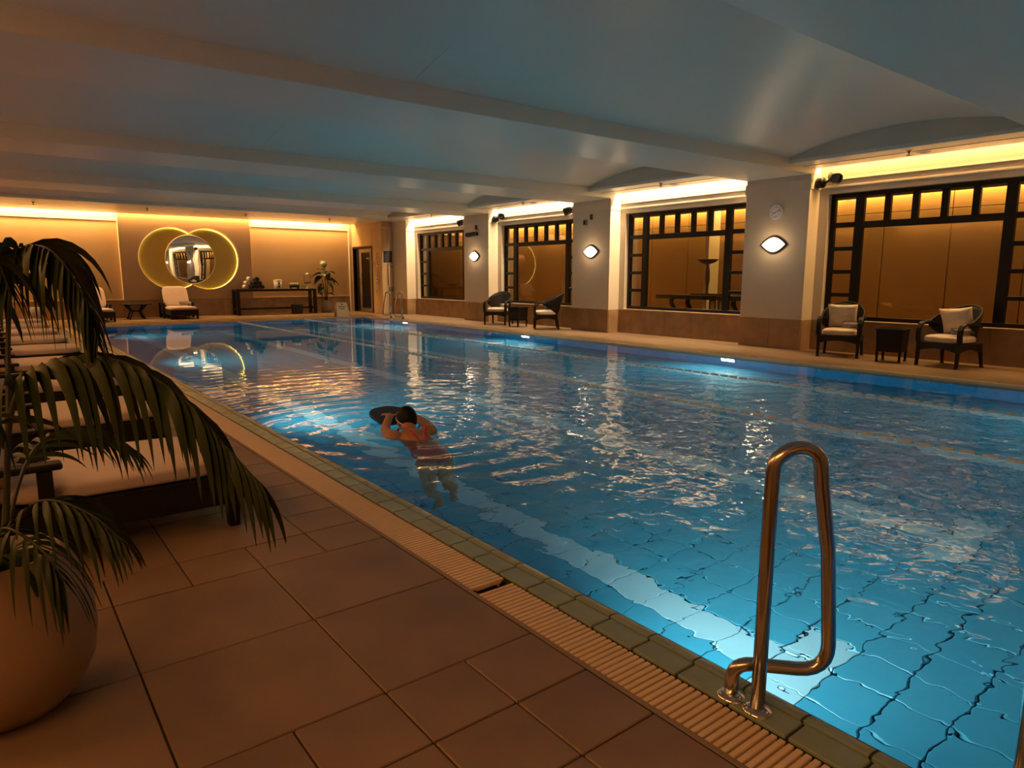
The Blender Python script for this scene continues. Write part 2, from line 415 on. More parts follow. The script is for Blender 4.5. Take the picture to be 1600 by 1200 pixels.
# coping: flat tiles, joint, rounded lip tiles
cop = struct(MB().box(1.72, 1.895, -1.5, PY1, -.3, -.012).build('trim_3', M_gutter), 'grey green tiled pool coping')
CT = slab_tile('tile', .098, .191, .02, M_coping, .003)
lip = MB()
prof = [(-.038,-.025),(-.038,-.002),(-.030,.001),(-.012,.001),(.010,-.004),(.026,-.013),(.036,-.028),(.040,-.055),(.040,-.09),(-.038,-.09)]
lip.prism([(a,b) for a,b in prof], -.0955, .0955, Matrix(((1,0,0,0),(0,0,1,0),(0,1,0,0),(0,0,0,1))))
LT = lip.mesh('lip_tile', M_coping)
for k in range(-4, 102):
    y = .2+.2*k+.02
    if y > PY1-.1: break
    link('tile', CT, cop, (1.773, y, -.001)); link('lip_tile', LT, cop, (1.868, y+.012, 0))
# far and back decks
struct(MB().box(PX1, XW+.3, YN, YB, -.3, 0).build('floor', M_stone), 'narrow stone deck under the windows')
struct(MB().box(XL, PX1, PY1, YB, -.3, 0).build('floor', M_stone), 'stone deck along the back wall')
struct(MB().box(PX1-.012, PX1+.10, YN, PY1+.1, -.05, .006).build('trim_4', M_edge, bevel=.008))
struct(MB().box(1.5, PX1-.012, PY1-.012, PY1+.10, -.05, .006).build('trim_5', M_edge, bevel=.008))
struct(MB().box(XL, PX1, YN, PY0, -.3, 0).build('floor', M_stone), 'near end deck')
# pool basin with its tiles
bs = MB()
bs.add([(PX0-.02,PY0,floor_z(0)-.02),(PX1+.02,PY0,floor_z(0)-.02),(PX1+.02,0,floor_z(0)-.02),(PX0-.02,0,floor_z(0)-.02),(PX1+.02,PY1,floor_z(PY1)-.02),(PX0-.02,PY1,floor_z(PY1)-.02)], [(0,1,2,3),(3,2,4,5)])
bs.box(PX1+.012, PX1+.3, PY0, PY1, -1.6, -.05).box(PX0-.2, PX0-.012, PY0, PY1, -1.6, -.09)
bs.box(PX0, PX1, PY1+.012, PY1+.3, -1.6, -.05).box(PX0, PX1, PY0-.3, PY0-.012, -1.6, -.3)
basin = struct(bs.build('pool_basin', M_groutp), 'blue tiled swimming pool basin')
slope = math.atan(-.32/21.0)
def ftile(material): return MB().box(-.1215,.1215,-.1215,.1215,-.012,0).mesh('floor_tile', material, bevel=.004, seg=1)
FT, FTW = ftile(M_ptile), ftile(M_pwhite)
allf = []
for j in range(0, 86):
    for i in range(0, 33):
        x, y = 1.775+.25*i+.125, PY0+.25*j+.0+.125
        if x-.125 < PX0-.14 or x+.1 > PX1+.1 or y+.125 > PY1+.02: continue
        lane = min(abs(x-c) for c in (2.9,4.9,6.9,8.9))
        white = (lane < .1 and 1.4 < y < 19.2) or (lane < .4 and (1.4 < y < 1.75 or 18.95 < y < 19.2))
        allf.append((x, y, white))
allf.sort(key=lambda t: (t[0]-.5)**2+(t[1]-.0)**2)
fs_, fw_ = MB(), MB()
for n, (x, y, wh) in enumerate(allf):
    z = floor_z(y)
    if n < 299:
        o = link('floor_tile', FTW if wh else FT, basin, (x, y, z)); o.rotation_euler = (slope if y > 0 else 0,0,0)
    else:
        (fw_ if wh else fs_).box(x-.1215, x+.1215, y-.1215, y+.1215, z-.012, z)
tag(fs_.build('floor_tile', M_ptile, basin), kind='stuff'); tag(fw_.build('floor_tile', M_pwhite, basin), kind='stuff')
WT = MB().box(-.010,0,-.0560,.0560,-.244,0).mesh('wall_tile', M_ptile2, bevel=.003, seg=1)
ws = MB()
for k in range(171):
    y = PY0+.0625+.125*k
    link('wall_tile', WT, basin, (PX1+.010, y, -.035))
    for q in range(1, 6): ws.box(PX1, PX1+.01, y-.0605, y+.0605, -.035-.25*q-.246, -.035-.25*q)
    for q in range(0, 6): ws.box(PX0-.01, PX0, y-.0605, y+.0605, -.09-.25*q-.246, -.09-.25*q)
for k in range(64):
    x = PX0+.0625+.125*k
    for q in range(0, 6):
        ws.box(x-.0605, x+.0605, PY1, PY1+.01, -.035-.25*q-.246, -.035-.25*q); ws.box(x-.0605, x+.0605, PY0-.01, PY0, -.035-.25*q-.246, -.035-.25*q)
tag(ws.build('wall_tile', M_ptile2, basin), kind='stuff')
# water
SWX, SWY = 2.82, 5.0
def wave(x, y):
    d = math.hypot(x-SWX, y-SWY-.1)
    calm = max(.04, min(1, (11.5-y)/6.0)); calm *= .35+.65*min(1, max(0, (x-1.9)/2.0)) if y > 6.5 else 1
    near = max(.12, min(1, (y+.2)/3.5)) if x < 4 else 1
    calm *= 1-.85*max(0, min(1, (x-7.2)/1.8))
    h = .0048*math.exp(-max(0, d-.25)/1.9)*math.sin(2*PI*d/.30+.8*math.sin(2*math.atan2(y-SWY, x-SWX)))
    h += calm*near*(.0013*math.sin(8.2*x+5.1*y+1.2*math.sin(1.7*y+.6*x)) + .0012*math.sin(-6.4*x+9.7*y+1.5*math.sin(1.3*x+.4)) + .0010*math.sin(18.3*x+6.2*y+1.7*math.sin(2.1*y)+1.1*math.sin(3.1*x)) + .0010*math.sin(6.1*x+23.0*y+2.0*math.sin(1.1*x-.5*y)+1.3*math.sin(2.7*x)) + .0008*math.sin(-15.0*x+27.0*y+2.2*math.sin(1.9*x+1.3*y)))
    return WZ + h
ys = []; y = PY0
while y < PY1: ys.append(y); y += .035 if y < 10 else .09
ys.append(PY1); NX = 200
xs = [PX0-.03+(PX1-PX0+.03)*i/NX for i in range(NX+1)]
wv = [(x, y, wave(x, y)) for y in ys for x in xs]
wf = [(j*(NX+1)+i, j*(NX+1)+i+1, (j+1)*(NX+1)+i+1, (j+1)*(NX+1)+i) for j in range(len(ys)-1) for i in range(NX)]
wme = bpy.data.meshes.new('pool_water'); wme.from_pydata(wv, [], wf); wme.polygons.foreach_set('use_smooth', [True]*len(wf)); wme.materials.append(M_water)
struct(link('pool_water', wme), 'rippling pool water')

# ---- ceiling: vaulted bays between beams
def arc_z(t, rise=.25): return 3.30+rise*(1-(2*t-1)**2)
ce = MB().box(XL-.2, 16.0, YN, 30.0, 3.75, 3.95)
ceil = struct(ce.build('ceiling', M_ceil), 'vaulted satin ceiling between beams')
VB = [(YN, Y0-PITCH)] + BAYS
for a, b in VB:
    for x0, x1 in ((XL, 3.72), (3.723, XB)):
        v = MB()
        v.grid(lambda u, t: (x0+(x1-x0)*u, a+(b-a)*t, arc_z(t)), 6, 18)
        v.build('vault_panel', M_ceil, ceil)
    ty = MB(); n = 18
    vs = [(XB, a+(b-a)*i/n, 3.245) for i in range(n+1)] + [(XB, a+(b-a)*i/n, arc_z(i/n)+.01) for i in range(n+1)]
    ty.add(vs, [(i, i+1, n+2+i, n+1+i) for i in range(n)]); ty.build('tympanum', M_paint, ceil)
    sf = MB().box(XB-.004, 11.82, a, b, 3.20, 3.245).box(XB-.012, 11.2, a, b, 3.245, 3.255)
    sf.build('cove_soffit', M_ceil, ceil, bevel=.003)
    MB().box(11.36, 11.372, a, b, 3.196, 3.2).build('soffit_groove', M_grout, ceil)
for k in range(-2, 3):
    ya = Y0+PITCH*k
    struct(MB().box(XL, XW, ya, ya+CW, 3.10, 3.75).build('beam', M_ceil, bevel=.01))
struct(MB().box(XL, XW, 21.0, 24.15, 3.215, 3.75).build('beam', M_ceil, bevel=.006), 'lowered ceiling along the back wall')

# ---- window wall: columns, openings, windows
DT = .545
def dado_run(parent, p0, p1, nrm, n, z1=DT, th=.012):
    """n stone panels between two points on a wall, standing proud along nrm"""
    p0 = Vector((*p0, 0)); p1 = Vector((*p1, 0)); nv = Vector((*nrm, 0)); d = (p1-p0)/n; L = d.length
    for i in range(n):
        c = p0+d*(i+.5)
        mb = MB().box(-L/2+.003, L/2-.003, 0, th, .0, z1)
        ex = d.normalized(); mtx = Matrix(((ex.x, nv.x, 0, c.x),(ex.y, nv.y, 0, c.y),(0,0,1,0),(0,0,0,1)))
        o = mb.build('stone_panel', M_dado, parent, bevel=.002, seg=1)
        o.data.transform(mtx); o.data.update()
        if ex.x*nv.y-ex.y*nv.x < 0: o.data.flip_normals()
for k in range(-1, 4):
    ya = Y0+PITCH*k; yb = ya+CW if k < 3 else 22.0
    c = MB().box(XC, XW+.3, ya, yb, 0, 3.10 if k < 3 else 3.215)
    col = struct(c.build('column', M_paint, bevel=.006), None)
    MB().box(XC-.018, XW, ya-.018, yb+(.018 if k < 3 else 0), 2.845, 3.02).build('frieze_band', M_paint, col, bevel=.004)
    dado_run(col, (XC, ya), (XC, yb), (-1, 0), 2); dado_run(col, (XC, ya), (XW, ya), (0, -1), 1)
    if k < 3: dado_run(col, (XC, yb), (XW, yb), (0, 1), 1)
rw = MB(); OP = []
for a, b in BAYS:
    o0, o1 = a+.17, b-.17; OP.append((o0, o1))
    rw.box(XW, XW+.3, a, b, 0, DT).box(XW, XW+.3, a, o0, DT, 2.765).box(XW, XW+.3, o1, b, DT, 2.765).box(XW, XW+.3, a, b, 2.765, 3.75)
rw.box(XW, XW+.3, YN, Y0-PITCH, 0, 3.75)
wr = struct(rw.build('wall_right', M_paint), 'cream wall with four windows')
for a, b in BAYS:
    dado_run(wr, (XW, a), (XW, b), (-1, 0), 5)
    MB().box(XW-.02, XW+.1, a, b, 2.862, 2.90).build('moulding', M_paint, wr, bevel=.006)
    MB().box(XW-.022, XW+.02, a, b, 2.985, 3.003).build('cove_ledge', M_paint, wr, bevel=.004)
    MB().box(XW-.03, XW+.12, a+.17, b-.17, DT, DT+.018).build('window_sill', M_edge, wr, bevel=.004)
FX0, FX1, GXP = 12.10, 12.18, 12.145
for wi, (o0, o1) in enumerate(OP):
    wn = thing('window_%d' % (wi+1), None, None); struct(wn, 'dark framed window with small panes round one large pane')
    W = o1-o0; z0, z1 = DT+.018, 2.758
    fr, pa, mu = .08, .35, .15
    yL = [o0, o0+fr, o0+fr+pa, o0+fr+pa+mu]; yR = [o1-fr-pa-mu, o1-fr-pa, o1-fr, o1]
    zt0, zt1 = 2.265, 2.69                    # top row of panes
    bar = lambda y0, y1, a0, a1, nm='frame_bar', dx=0: MB().box(FX0+dx, FX1, y0, y1, a0, a1).build(nm, M_dark, wn, bevel=.006, seg=1)
    bar(o0, o0+fr, z0, z1, 'jamb'); bar(o1-fr, o1, z0, z1, 'jamb')
    bar(o0+fr, o1-fr, zt1, z1, 'head_rail'); bar(o0+fr, o1-fr, z0, z0+.07, 'bottom_rail')
    bar(yL[2], yL[3], z0+.07, zt1, 'mullion'); bar(yR[0], yR[1], z0+.07, zt1, 'mullion')
    bar(yL[3], yR[0], 2.155, zt0, 'transom')
    panes = []
    inner = yR[0]-yL[3]; nb = 5; bw = .10; pw = (inner-bw*(nb-1))/nb
    for q in range(nb):
        ya = yL[3]+q*(pw+bw); panes.append((ya, ya+pw, zt0, zt1))
        if q < nb-1: bar(ya+pw, ya+pw+bw, zt0, zt1, 'glazing_bar')
    zs = z0+.07; step = (zt0-.085+.068-zs)/4
    for side in (0, 1):
        ya, yb = (yL[1], yL[2]) if side == 0 else (yR[1], yR[2])
        bar(ya, yb, zt0-.085, zt0, 'glazing_bar'); panes.append((ya, yb, zt0, zt1))
        for q in range(4):
            za = zs+q*step; panes.append((ya, yb, za, za+step-.068))
            if q < 3: bar(ya, yb, za+step-.068, za+step, 'glazing_bar')
    panes.append((yL[3], yR[0], zs, 2.155))
    for y0, y1, a0, a1 in panes: MB().box(GXP, GXP+.006, y0-.006, y1+.006, a0-.006, a1+.006).build('pane', M_glass, wn)
# passage behind the windows
struct(MB().box(XW+.3, 15, YN, YB, -.3, 0).build('floor', M_amberf), 'passage floor behind the windows')
wp = struct(MB().box(14.4, 14.6, YN, YB+5, 0, 3.7).box(XW+.3, 14.4, YB, YB+.2, 0, 3.7).box(XW+.3,14.4,YN-.2,YN,0,3.7).build('wall_passage', M_grout), 'amber panelled passage wall')
for q in range(23):
    y = YN+.6+1.2*q
    for za, zb in ((0, 2.58), (2.592, 3.35)): MB().box(14.375, 14.4, y-.592, y+.592, za, zb).build('panel', M_amber, wp, bevel=.003, seg=1)
struct(MB().box(XW+.3, 14.02, YN, YB, 3.0, 3.1).build('ceiling_passage', M_amber))
struct(MB().box(13.98, 14.02, YN, YB, 2.86, 3.0).build('trim_6', M_amber))
struct(MB().box(13.95, 14.37, 10.25, 10.36, 0, 3.0).build('wall_fin', M_paint), 'white end of a passage wall behind the second window')

# ---- back wall with the ring panel
bw_ = MB().box(XL, 11.24, YB, YB+.3, 0, 3.75)
wb = struct(bw_.build('wall_back', M_wallpaper), 'warm papered back wall')
dado_run(wb, (XL, YB), (3.49, YB), (0,-1), 7, .57, .016); dado_run(wb, (7.45, YB), (11.2, YB), (0,-1), 5, .57, .016)
MB().box(XL, 11.24, YB-.022, YB, .57, .586).build('dado_cap', M_rimw, wb)
MB().box(XL, 3.49, YB-.03, YB, 3.0, 3.03).build('moulding', M_paint, wb, bevel=.004); MB().box(7.45, 11.2, YB-.03, YB, 3.0, 3.03).build('moulding', M_paint, wb, bevel=.004)
MB().box(XL, 3.49, YB-.012, YB, 3.03, 3.75).build('frieze_board', M_paint, wb); MB().box(7.45, 11.2, YB-.012, YB, 3.03, 3.75).build('frieze_board', M_paint, wb)
MB().box(11.12, 11.24, YB-.08, YB, 0, 3.215).build('pilaster', M_paint, wb, bevel=.004)
# feature panel with two overlapping round cut-outs
CZ, RR, CXs = 1.86, .985, (4.965, 6.035); MX = 5.5
PXa, PXb, PYf, PYr = 3.49, 7.45, YB-.15, YB-.03
half = math.sqrt(RR*RR-((CXs[1]-CXs[0])/2)**2); a0 = math.atan2(half, (CXs[1]-CXs[0])/2)
ring = []
NA = 44
for i in range(NA+1):
    a = a0 + (2*PI-2*a0)*i/NA; ring.append((CXs[0]+RR*math.cos(a), CZ+RR*math.sin(a)))
for i in range(NA+1):
    a = PI+a0 + (2*PI-2*a0)*i/NA; ring.append((CXs[1]+RR*math.cos(a), CZ+RR*math.sin(a)))
# drop duplicates at the two waists
rg = []
for p in ring:
    if not rg or math.dist(p, rg[-1]) > 1e-4: rg.append(p)
if math.dist(rg[0], rg[-1]) < 1e-4: rg.pop()
def outer(p):       # project a rim point out to the panel's rectangle
    dx, dz = p[0]-MX, p[1]-CZ; z0, z1 = .57, 3.42
    t = min(x for x in ((PXa-MX)/dx if dx < -1e-6 else 9e9, (PXb-MX)/dx if dx > 1e-6 else 9e9, (z0-CZ)/dz if dz < -1e-6 else 9e9, (z1-CZ)/dz if dz > 1e-6 else 9e9))
    return (MX+dx*t, CZ+dz*t)
pm = MB(); n = len(rg); out_ = [outer(p) for p in rg]
vs = [(x, PYf, z) for x, z in rg]+[(x, PYf, z) for x, z in out_]+[(x, PYr, z) for x, z in rg]+[(x, PYr, z) for x, z in out_]
fs = []
for i in range(n):
    j = (i+1) % n
    fs += [(i, j, n+j, n+i), (2*n+i, 2*n+j, j, i), (n+i, n+j, 3*n+j, 3*n+i)]
pm.add(vs, fs)
for cx in (PXa, PXb):       # corners left between the fan and the rectangle
    for cz in (.57, 3.42):
        near_ = sorted(out_, key=lambda p: math.dist(p, (cx, cz)))[:4]
        side = [p for p in out_ if abs(p[0]-cx) < 1e-6]; tb = [p for p in out_ if abs(p[1]-cz) < 1e-6]
        sp = min(side, key=lambda p: abs(p[1]-cz)); tp = min(tb, key=lambda p: abs(p[0]-cx))
        pm.add([(sp[0],PYf,sp[1]),(cx,PYf,cz),(tp[0],PYf,tp[1]),(sp[0],PYr,sp[1]),(cx,PYr,cz),(tp[0],PYr,tp[1])], [(0,1,2),(0,1,4,3),(1,2,5,4)])
fp = pm.build('wall_feature', M_panel); struct(fp, 'projecting wall panel with two overlapping round recesses')
MB().tube([(x, PYf-.004, z) for x, z in rg], .016, 6, closed=True).build('recess_rim', M_rimw, fp)
MB().tube([(MX+(x-MX)*1.0, PYr-.012, CZ+(z-CZ)*1.0) for x, z in rg], .011, 6, closed=True).build('led_strip', M_led, fp)
MB().box(CXs[0]-RR-.1, CXs[1]+RR+.1, PYr, YB-.012, CZ-RR-.1, CZ+RR+.1).build('recess_back', M_ochre, fp)
for x in (PXa-.008, PXb+.008): MB().box(x-.008, x+.008, PYf-.004, YB, .57, 3.42).build('edge_trim', M_rimw, fp)
dado_run(fp, (PXa, PYf+.012), (PXb, PYf+.012), (0,-1), 4, .57, .016)
mi = thing('wall_mirror', 'round mirror set in the glowing double ring on the back wall', 'mirror', (MX, PYf-.03, CZ-.01), R(7))
ROTY = Matrix.Rotation(PI/2, 4, 'X')
MB().lathe([(.0,.006),(.40,.004),(.70,-.001),(.785,-.004)], 64, ROTY.inverted() if False else ROTY, cap=False).build('mirror_glass', M_mirror, mi)
MB().tube([(.785*math.cos(2*PI*i/64), 0, .785*math.sin(2*PI*i/64)) for i in range(64)], .013, 6, closed=True).build('mirror_rim', M_rimw, mi)
MB().lathe([(.66,.012),(.66,.05)], 48, Matrix.Rotation(-PI/2, 4, 'X'), cap=True).build('mounting_drum', M_ochre, mi)

# ---- corner with shower door, left and near walls
cw = MB().box(11.24, 11.5, 22.0, 22.72, 0, 3.75).box(11.24, 11.5, 24.36, 24.8, 0, 3.75).box(11.24, 11.5, 22.72, 24.36, 2.40, 3.75)
cw.box(11.5, 11.67, 22.0, 22.3, 0, 3.75).box(12.3, 12.5, 22.3, 24.8, 0, 3.75).box(11.5, 12.3, 24.6, 24.8, 0, 3.75)
wc = struct(cw.build('wall_corner', M_wallpaper), 'warm corner wall round the shower door')
MB().box(11.226, 11.67, 21.986, 22.02, 2.99, 3.03).build('moulding', M_paint, wc)
for (x0, x1) in ((11.245, 11.44), (11.445, 11.655)): MB().box(x0, x1, 21.985, 22.0, .0, 2.98).build('panel', M_wallpaper, wc, bevel=.003, seg=1)
for (ya, yb, za) in ((22.0, 22.34, 0), (22.345, 22.70, 0), (22.72, 23.5, 2.42), (23.505, 24.36, 2.42)): MB().box(11.228, 11.24, ya, yb, za, 2.98).build('panel', M_wallpaper, wc, bevel=.003, seg=1)
dr = thing('door_1', None, None); struct(dr, 'dark glazed door to the shower room')
for ya, yb, za, zb in ((22.72,22.79,0,2.40),(24.29,24.36,0,2.40),(22.79,24.29,2.33,2.40)): MB().box(11.22, 11.34, ya, yb, za, zb).build('door_frame', M_darkwood, dr, bevel=.004)
for ya, yb, za, zb in ((22.80,23.02,.02,2.32),(23.72,23.90,.02,2.32),(23.02,23.72,2.18,2.32),(23.02,23.72,.02,.16)): MB().box(11.27, 11.31, ya, yb, za, zb).build('door_stile', M_dframe, dr, bevel=.004)
MB().box(11.285, 11.293, 23.02, 23.72, .16, 2.18).build('door_glass', M_doorg, dr)
MB().box(11.285, 11.293, 23.90, 24.29, .02, 2.33).build('side_glass', M_doorg, dr)
MB().box(11.255, 11.27, 23.05, 23.70, .16, .62).build('kick_panel', M_darkwood, dr, bevel=.004)
MB().tube([(11.27,23.78,1.0),(11.23,23.78,1.0),(11.23,23.78,1.4),(11.27,23.78,1.4)], .012, 8).build('door_handle', M_chrome, dr)
wl = struct(MB().box(XL-.2, XL, YN, YB, 0, 3.75).build('wall_left', M_wallpaper)); struct(MB().box(XL, XW+.3, YN-.2, YN, 0, 3.75).build('wall_near', M_paint))

# ================================================================== FITTINGS
def sconce(y, label):
    t = thing('wall_sconce', label, 'wall lamp', (XC, y, 1.905), 0, 'eye shaped wall lamps on the columns')
    L_, H_ = .235, .135
    eye = [(L_*math.cos(a)*1.0, 0) for a in ()]
    def rimpt(s_):
        a = 2*PI*s_; x = math.cos(a); return (x*L_, math.copysign(H_*(1-abs(x)**1.8), math.sin(a)))
    pts = [rimpt(i/40) for i in range(40)]
    mb = MB(); mtx = Matrix(((0,0,-1,0),(1,0,0,0),(0,1,0,0),(0,0,0,1)))   # local: y=width, z=height, -x out
    mb.prism([(a*1.12, b*1.14) for a, b in pts], 0, .03, mtx, True); mb.build('back_plate', M_bronze, t)
    sh = MB(); k = 8
    vs = []; fs = []
    for j in range(k+1):
        f = math.cos(j/k*PI/2); d = .03+.075*math.sin(j/k*PI/2)
        for a, b in pts: vs.append((-d, a*f, b*f))
    for j in range(k):
        for i in range(40): fs.append((j*40+i, j*40+(i+1)%40, (j+1)*40+(i+1)%40, (j+1)*40+i))
    sh.add(vs, fs, True); sh.build('glass_shade', M_shade, t)
    MB().tube([(-.034, a*1.06, b*1.07) for a, b in pts], .008, 6, closed=True).build('rim', M_bronze, t)
    for yy in (-.055, -.025): MB().tube([(-.03-.08*math.cos(s_), yy, .112*math.sin(s_)) for s_ in (.35,.6,.85,1.1,1.35)], .0025, 5).build('wire_clip', M_chrome, t)
def sconce_light(y):
    l = bpy.data.lights.new('sconce_bulb', 'POINT'); l.energy = 4.5; l.color = (1.0,.66,.34); l.shadow_soft_size = .05
    o = bpy.data.objects.new('sconce_bulb', l); COL.objects.link(o); o.location = (XC-.22, y, 1.905); o['kind'] = 'structure'
for y in (7.13, 11.935, 16.85): sconce_light(y)
sconce(7.13, 'eye shaped glowing wall lamp below the round clock')
sconce(11.935, 'eye shaped glowing wall lamp on the middle column, below two small boxes')
sconce(16.85, 'eye shaped glowing wall lamp on the farthest column, below the black camera')
ck = thing('wall_clock', 'round white wall clock high on the nearest column', 'clock', (XC, 7.115, 2.49))
MY = Matrix.Rotation(-PI/2, 4, 'Y')     # z -> -x
MB().lathe([(.0,.0),(.128,0),(.132,.012),(.128,.028),(.118,.030)], 40, MY, cap=False).lathe([(.118,.030),(.0,.026)], 40, MY, cap=False).build('clock_face', M_clock, ck)
MB().tube([(-.022, .127*math.cos(2*PI*i/40), .127*math.sin(2*PI*i/40)) for i in range(40)], .008, 6, closed=True).build('clock_rim', M_white, ck)
def hand(ang, l, wd, m_, nm, d):
    a = R(90-ang); c, s_ = math.cos(a), math.sin(a)     # seen from the pool, +y is to the left
    MB().bar((-d, .2*l*c, -.2*l*s_), (-d, -l*c, l*s_), .003, wd).build(nm, m_, ck)
hand(246, .060, .013, M_ink, 'hour_hand', .034); hand(66, .095, .008, M_ink, 'minute_hand', .037); hand(86, .085, .010, M_white, 'second_hand', .040)
for i in range(12):
    a = R(30*i); c, s_ = math.cos(a), math.sin(a)
    MB().bar((-.032, -.083*s_, .083*c), (-.032, -.102*s_, .102*c), .002, .014 if i % 3 == 0 else .009).build('hour_mark', M_ink, ck)
def spotlight(y, label, side=-1):
    t = thing('spotlight', label, 'spotlight', (11.86, y-.018, 2.955), 0, 'black spotlights on the column sides'); t.scale = (1.4,1.4,1.4)
    RX = Matrix.Rotation(PI/2, 4, 'X')
    MB().lathe([(.0,0),(.062,0),(.066,.01),(.066,.075),(.058,.085),(0,.085)], 24, RX, cap=False).build('base', M_black, t)
    MB().tube([(0,-.085,0),(.0,-.115,.005),(.0,-.15,.02),(.0,-.17,.03)], [.022,.016,.016,.024], 10).build('arm', M_black, t)
    ax = Vector((-.55,-.75,-.35)).normalized(); q = ax.to_track_quat('Z','Y').to_matrix().to_4x4()
    mtx = Matrix.Translation((.005,-.225,.045)) @ q
    hd = MB().lathe([(0,-.10),(.045,-.10),(.062,-.085),(.066,-.02),(.068,.05),(.060,.052),(.058,.03)], 24, mtx, cap=False).build('lamp_head', M_black, t)
    MB().lathe([(.058,.03),(.03,.036),(0,.038)], 24, mtx, cap=False).build('lens', M_lens, hd)
    return t
spotlight(Y0, 'black spotlight on the nearest column beside the yellow lit bay')
spotlight(Y0+2*PITCH, 'black spotlight on the farthest column, left of the third window from the right')
def spotlight_far(yb, label):     # on the far side of a column, only the head shows past it
    t = thing('spotlight', label, 'spotlight', (11.80, yb+.018, 2.95), 0, 'black spotlights on the column sides'); t.scale = (1.4,1.4,1.4)
    RX = Matrix.Rotation(-PI/2, 4, 'X')
    MB().lathe([(.0,0),(.062,0),(.066,.01),(.066,.075),(.058,.085),(0,.085)], 24, RX, cap=False).build('base', M_black, t)
    MB().tube([(0,.085,0),(-.01,.12,.0),(-.02,.15,0)], [.022,.016,.022], 10).build('arm', M_black, t)
    ax = Vector((-.5,.6,-.3)).normalized(); mtx = Matrix.Translation((-.02,.19,0)) @ ax.to_track_quat('Z','Y').to_matrix().to_4x4()
    hd = MB().lathe([(0,-.08),(.045,-.08),(.062,-.065),(.066,.0),(.068,.09),(.060,.092),(.058,.07)], 24, mtx, cap=False).build('lamp_head', M_black, t)
    MB().lathe([(.058,.07),(.03,.076),(0,.078)], 24, mtx, cap=False).build('lens', M_lens, hd)
spotlight_far(Y0+PITCH+CW, 'black spotlight peeping out behind the middle column')
spotlight_far(Y0+2*PITCH+CW, 'black spotlight peeping out behind the farthest column')
cm = thing('security_camera', 'black cylindrical camera on a bracket above the farthest wall lamp', 'camera', (XC, 16.72, 2.545))
MB().box(-.05, 0, -.05, .05, -.05, .05).build('bracket', M_black, cm, bevel=.008)
q = Vector((-.3,1,-.06)).normalized().to_track_quat('Z','Y').to_matrix().to_4x4()
hd = MB().lathe([(0,-.18),(.055,-.18),(.068,-.165),(.072,.18),(.062,.19),(.058,.17)], 20, Matrix.Translation((-.13,.12,-.01)) @ q, cap=False).build('camera_body', M_black, cm)
MB().lathe([(.058,.17),(0,.175)], 20, Matrix.Translation((-.13,.12,-.01)) @ q, cap=False).build('lens', M_lens, hd)
def boxthing(name, label, cat, loc, sx, sy, sz, m_, bev=.004, extra=None, group=None):
    t = thing(name, label, cat, loc, 0, group)
    MB().box(-sx, 0, -sy/2, sy/2, -sz/2, sz/2).build('casing', m_, t, bevel=bev)
    if extra: MB().box(-sx-.006, -sx+.002, -sy*.34, sy*.34, -sz*.34, sz*.3).build('front_cover', extra, t, bevel=.002)
    return t
M_boxgrey = mat('sensor_grey', (.20,.19,.19), .5); M_boxbrown = mat('brown_box', (.10,.05,.035), .5)
boxthing('sensor_box', 'small grey tilted sensor box above the middle wall lamp', 'sensor', (XC, 12.13, 2.60), .06, .10, .13, M_boxgrey, extra=M_lens)
boxthing('call_point', 'small dark brown box above the grey sensor on the middle column', 'box', (XC, 11.936, 2.72), .04, .065, .13, M_boxbrown, extra=M_black)
boxthing('call_point', 'small dark brown box above the black camera on the farthest column', 'box', (XC, 16.76, 2.74), .04, .065, .13, M_boxbrown, extra=M_black)
def sprinkler(x, y, label):
    t = thing('sprinkler_head', label, 'sprinkler', (x, y, 3.20 if x > 10.9 else 3.215), 0, 'sprinkler heads in the soffits'); t.scale = (1.35,1.35,1.35)
    MB().lathe([(0,0),(.032,0),(.032,-.008),(.014,-.012),(.012,-.030),(0,-.030)], 14, cap=False).build('socket', M_steel, t)
    MB().lathe([(0,-.03),(.006,-.03),(.006,-.05),(.030,-.052),(.030,-.056),(0,-.058)], 14, cap=False).build('deflector', M_bronze, t)
for x, y, l in ((11.22,4.73,'sprinkler head in the soffit of the nearest yellow lit bay'),(11.12,9.41,'sprinkler head in the soffit over the second window from the right'),(11.12,13.9,'sprinkler head in the soffit over the third window from the right'),(11.12,18.4,'sprinkler head in the soffit over the farthest window'),
                (1.25,21.9,'sprinkler head over the left end of the back wall'),(3.9,21.9,'sprinkler head over the left edge of the ring panel'),(6.63,21.95,'sprinkler head over the right edge of the ring panel'),(9.4,22.1,'sprinkler head over the potted plant')): sprinkler(x, y, l)
def disc(x, y, label):
    t = thing('ceiling_disc', label, 'ceiling disc', (x, y, 3.20 if x > 10.9 else 3.215), 0, 'flat round ceiling discs')
    MB().lathe([(.0,-.004),(.055,-.004),(.06,-.010),(.095,-.010),(.10,-.004),(.10,0)], 28, cap=False).build('rim', M_white, t)
    MB().lathe([(0,-.006),(.056,-.006)], 28, cap=False).build('grille', M_boxgrey, t)
for x, y, l in ((11.55,4.66,'round disc in the soffit of the nearest yellow lit bay'),(11.52,9.38,'round disc in the soffit over the second window from the right'),(11.5,13.95,'round disc in the soffit over the third window from the right'),(5.3,22.3,'round disc in the soffit above the ring mirror')): disc(x, y, l)

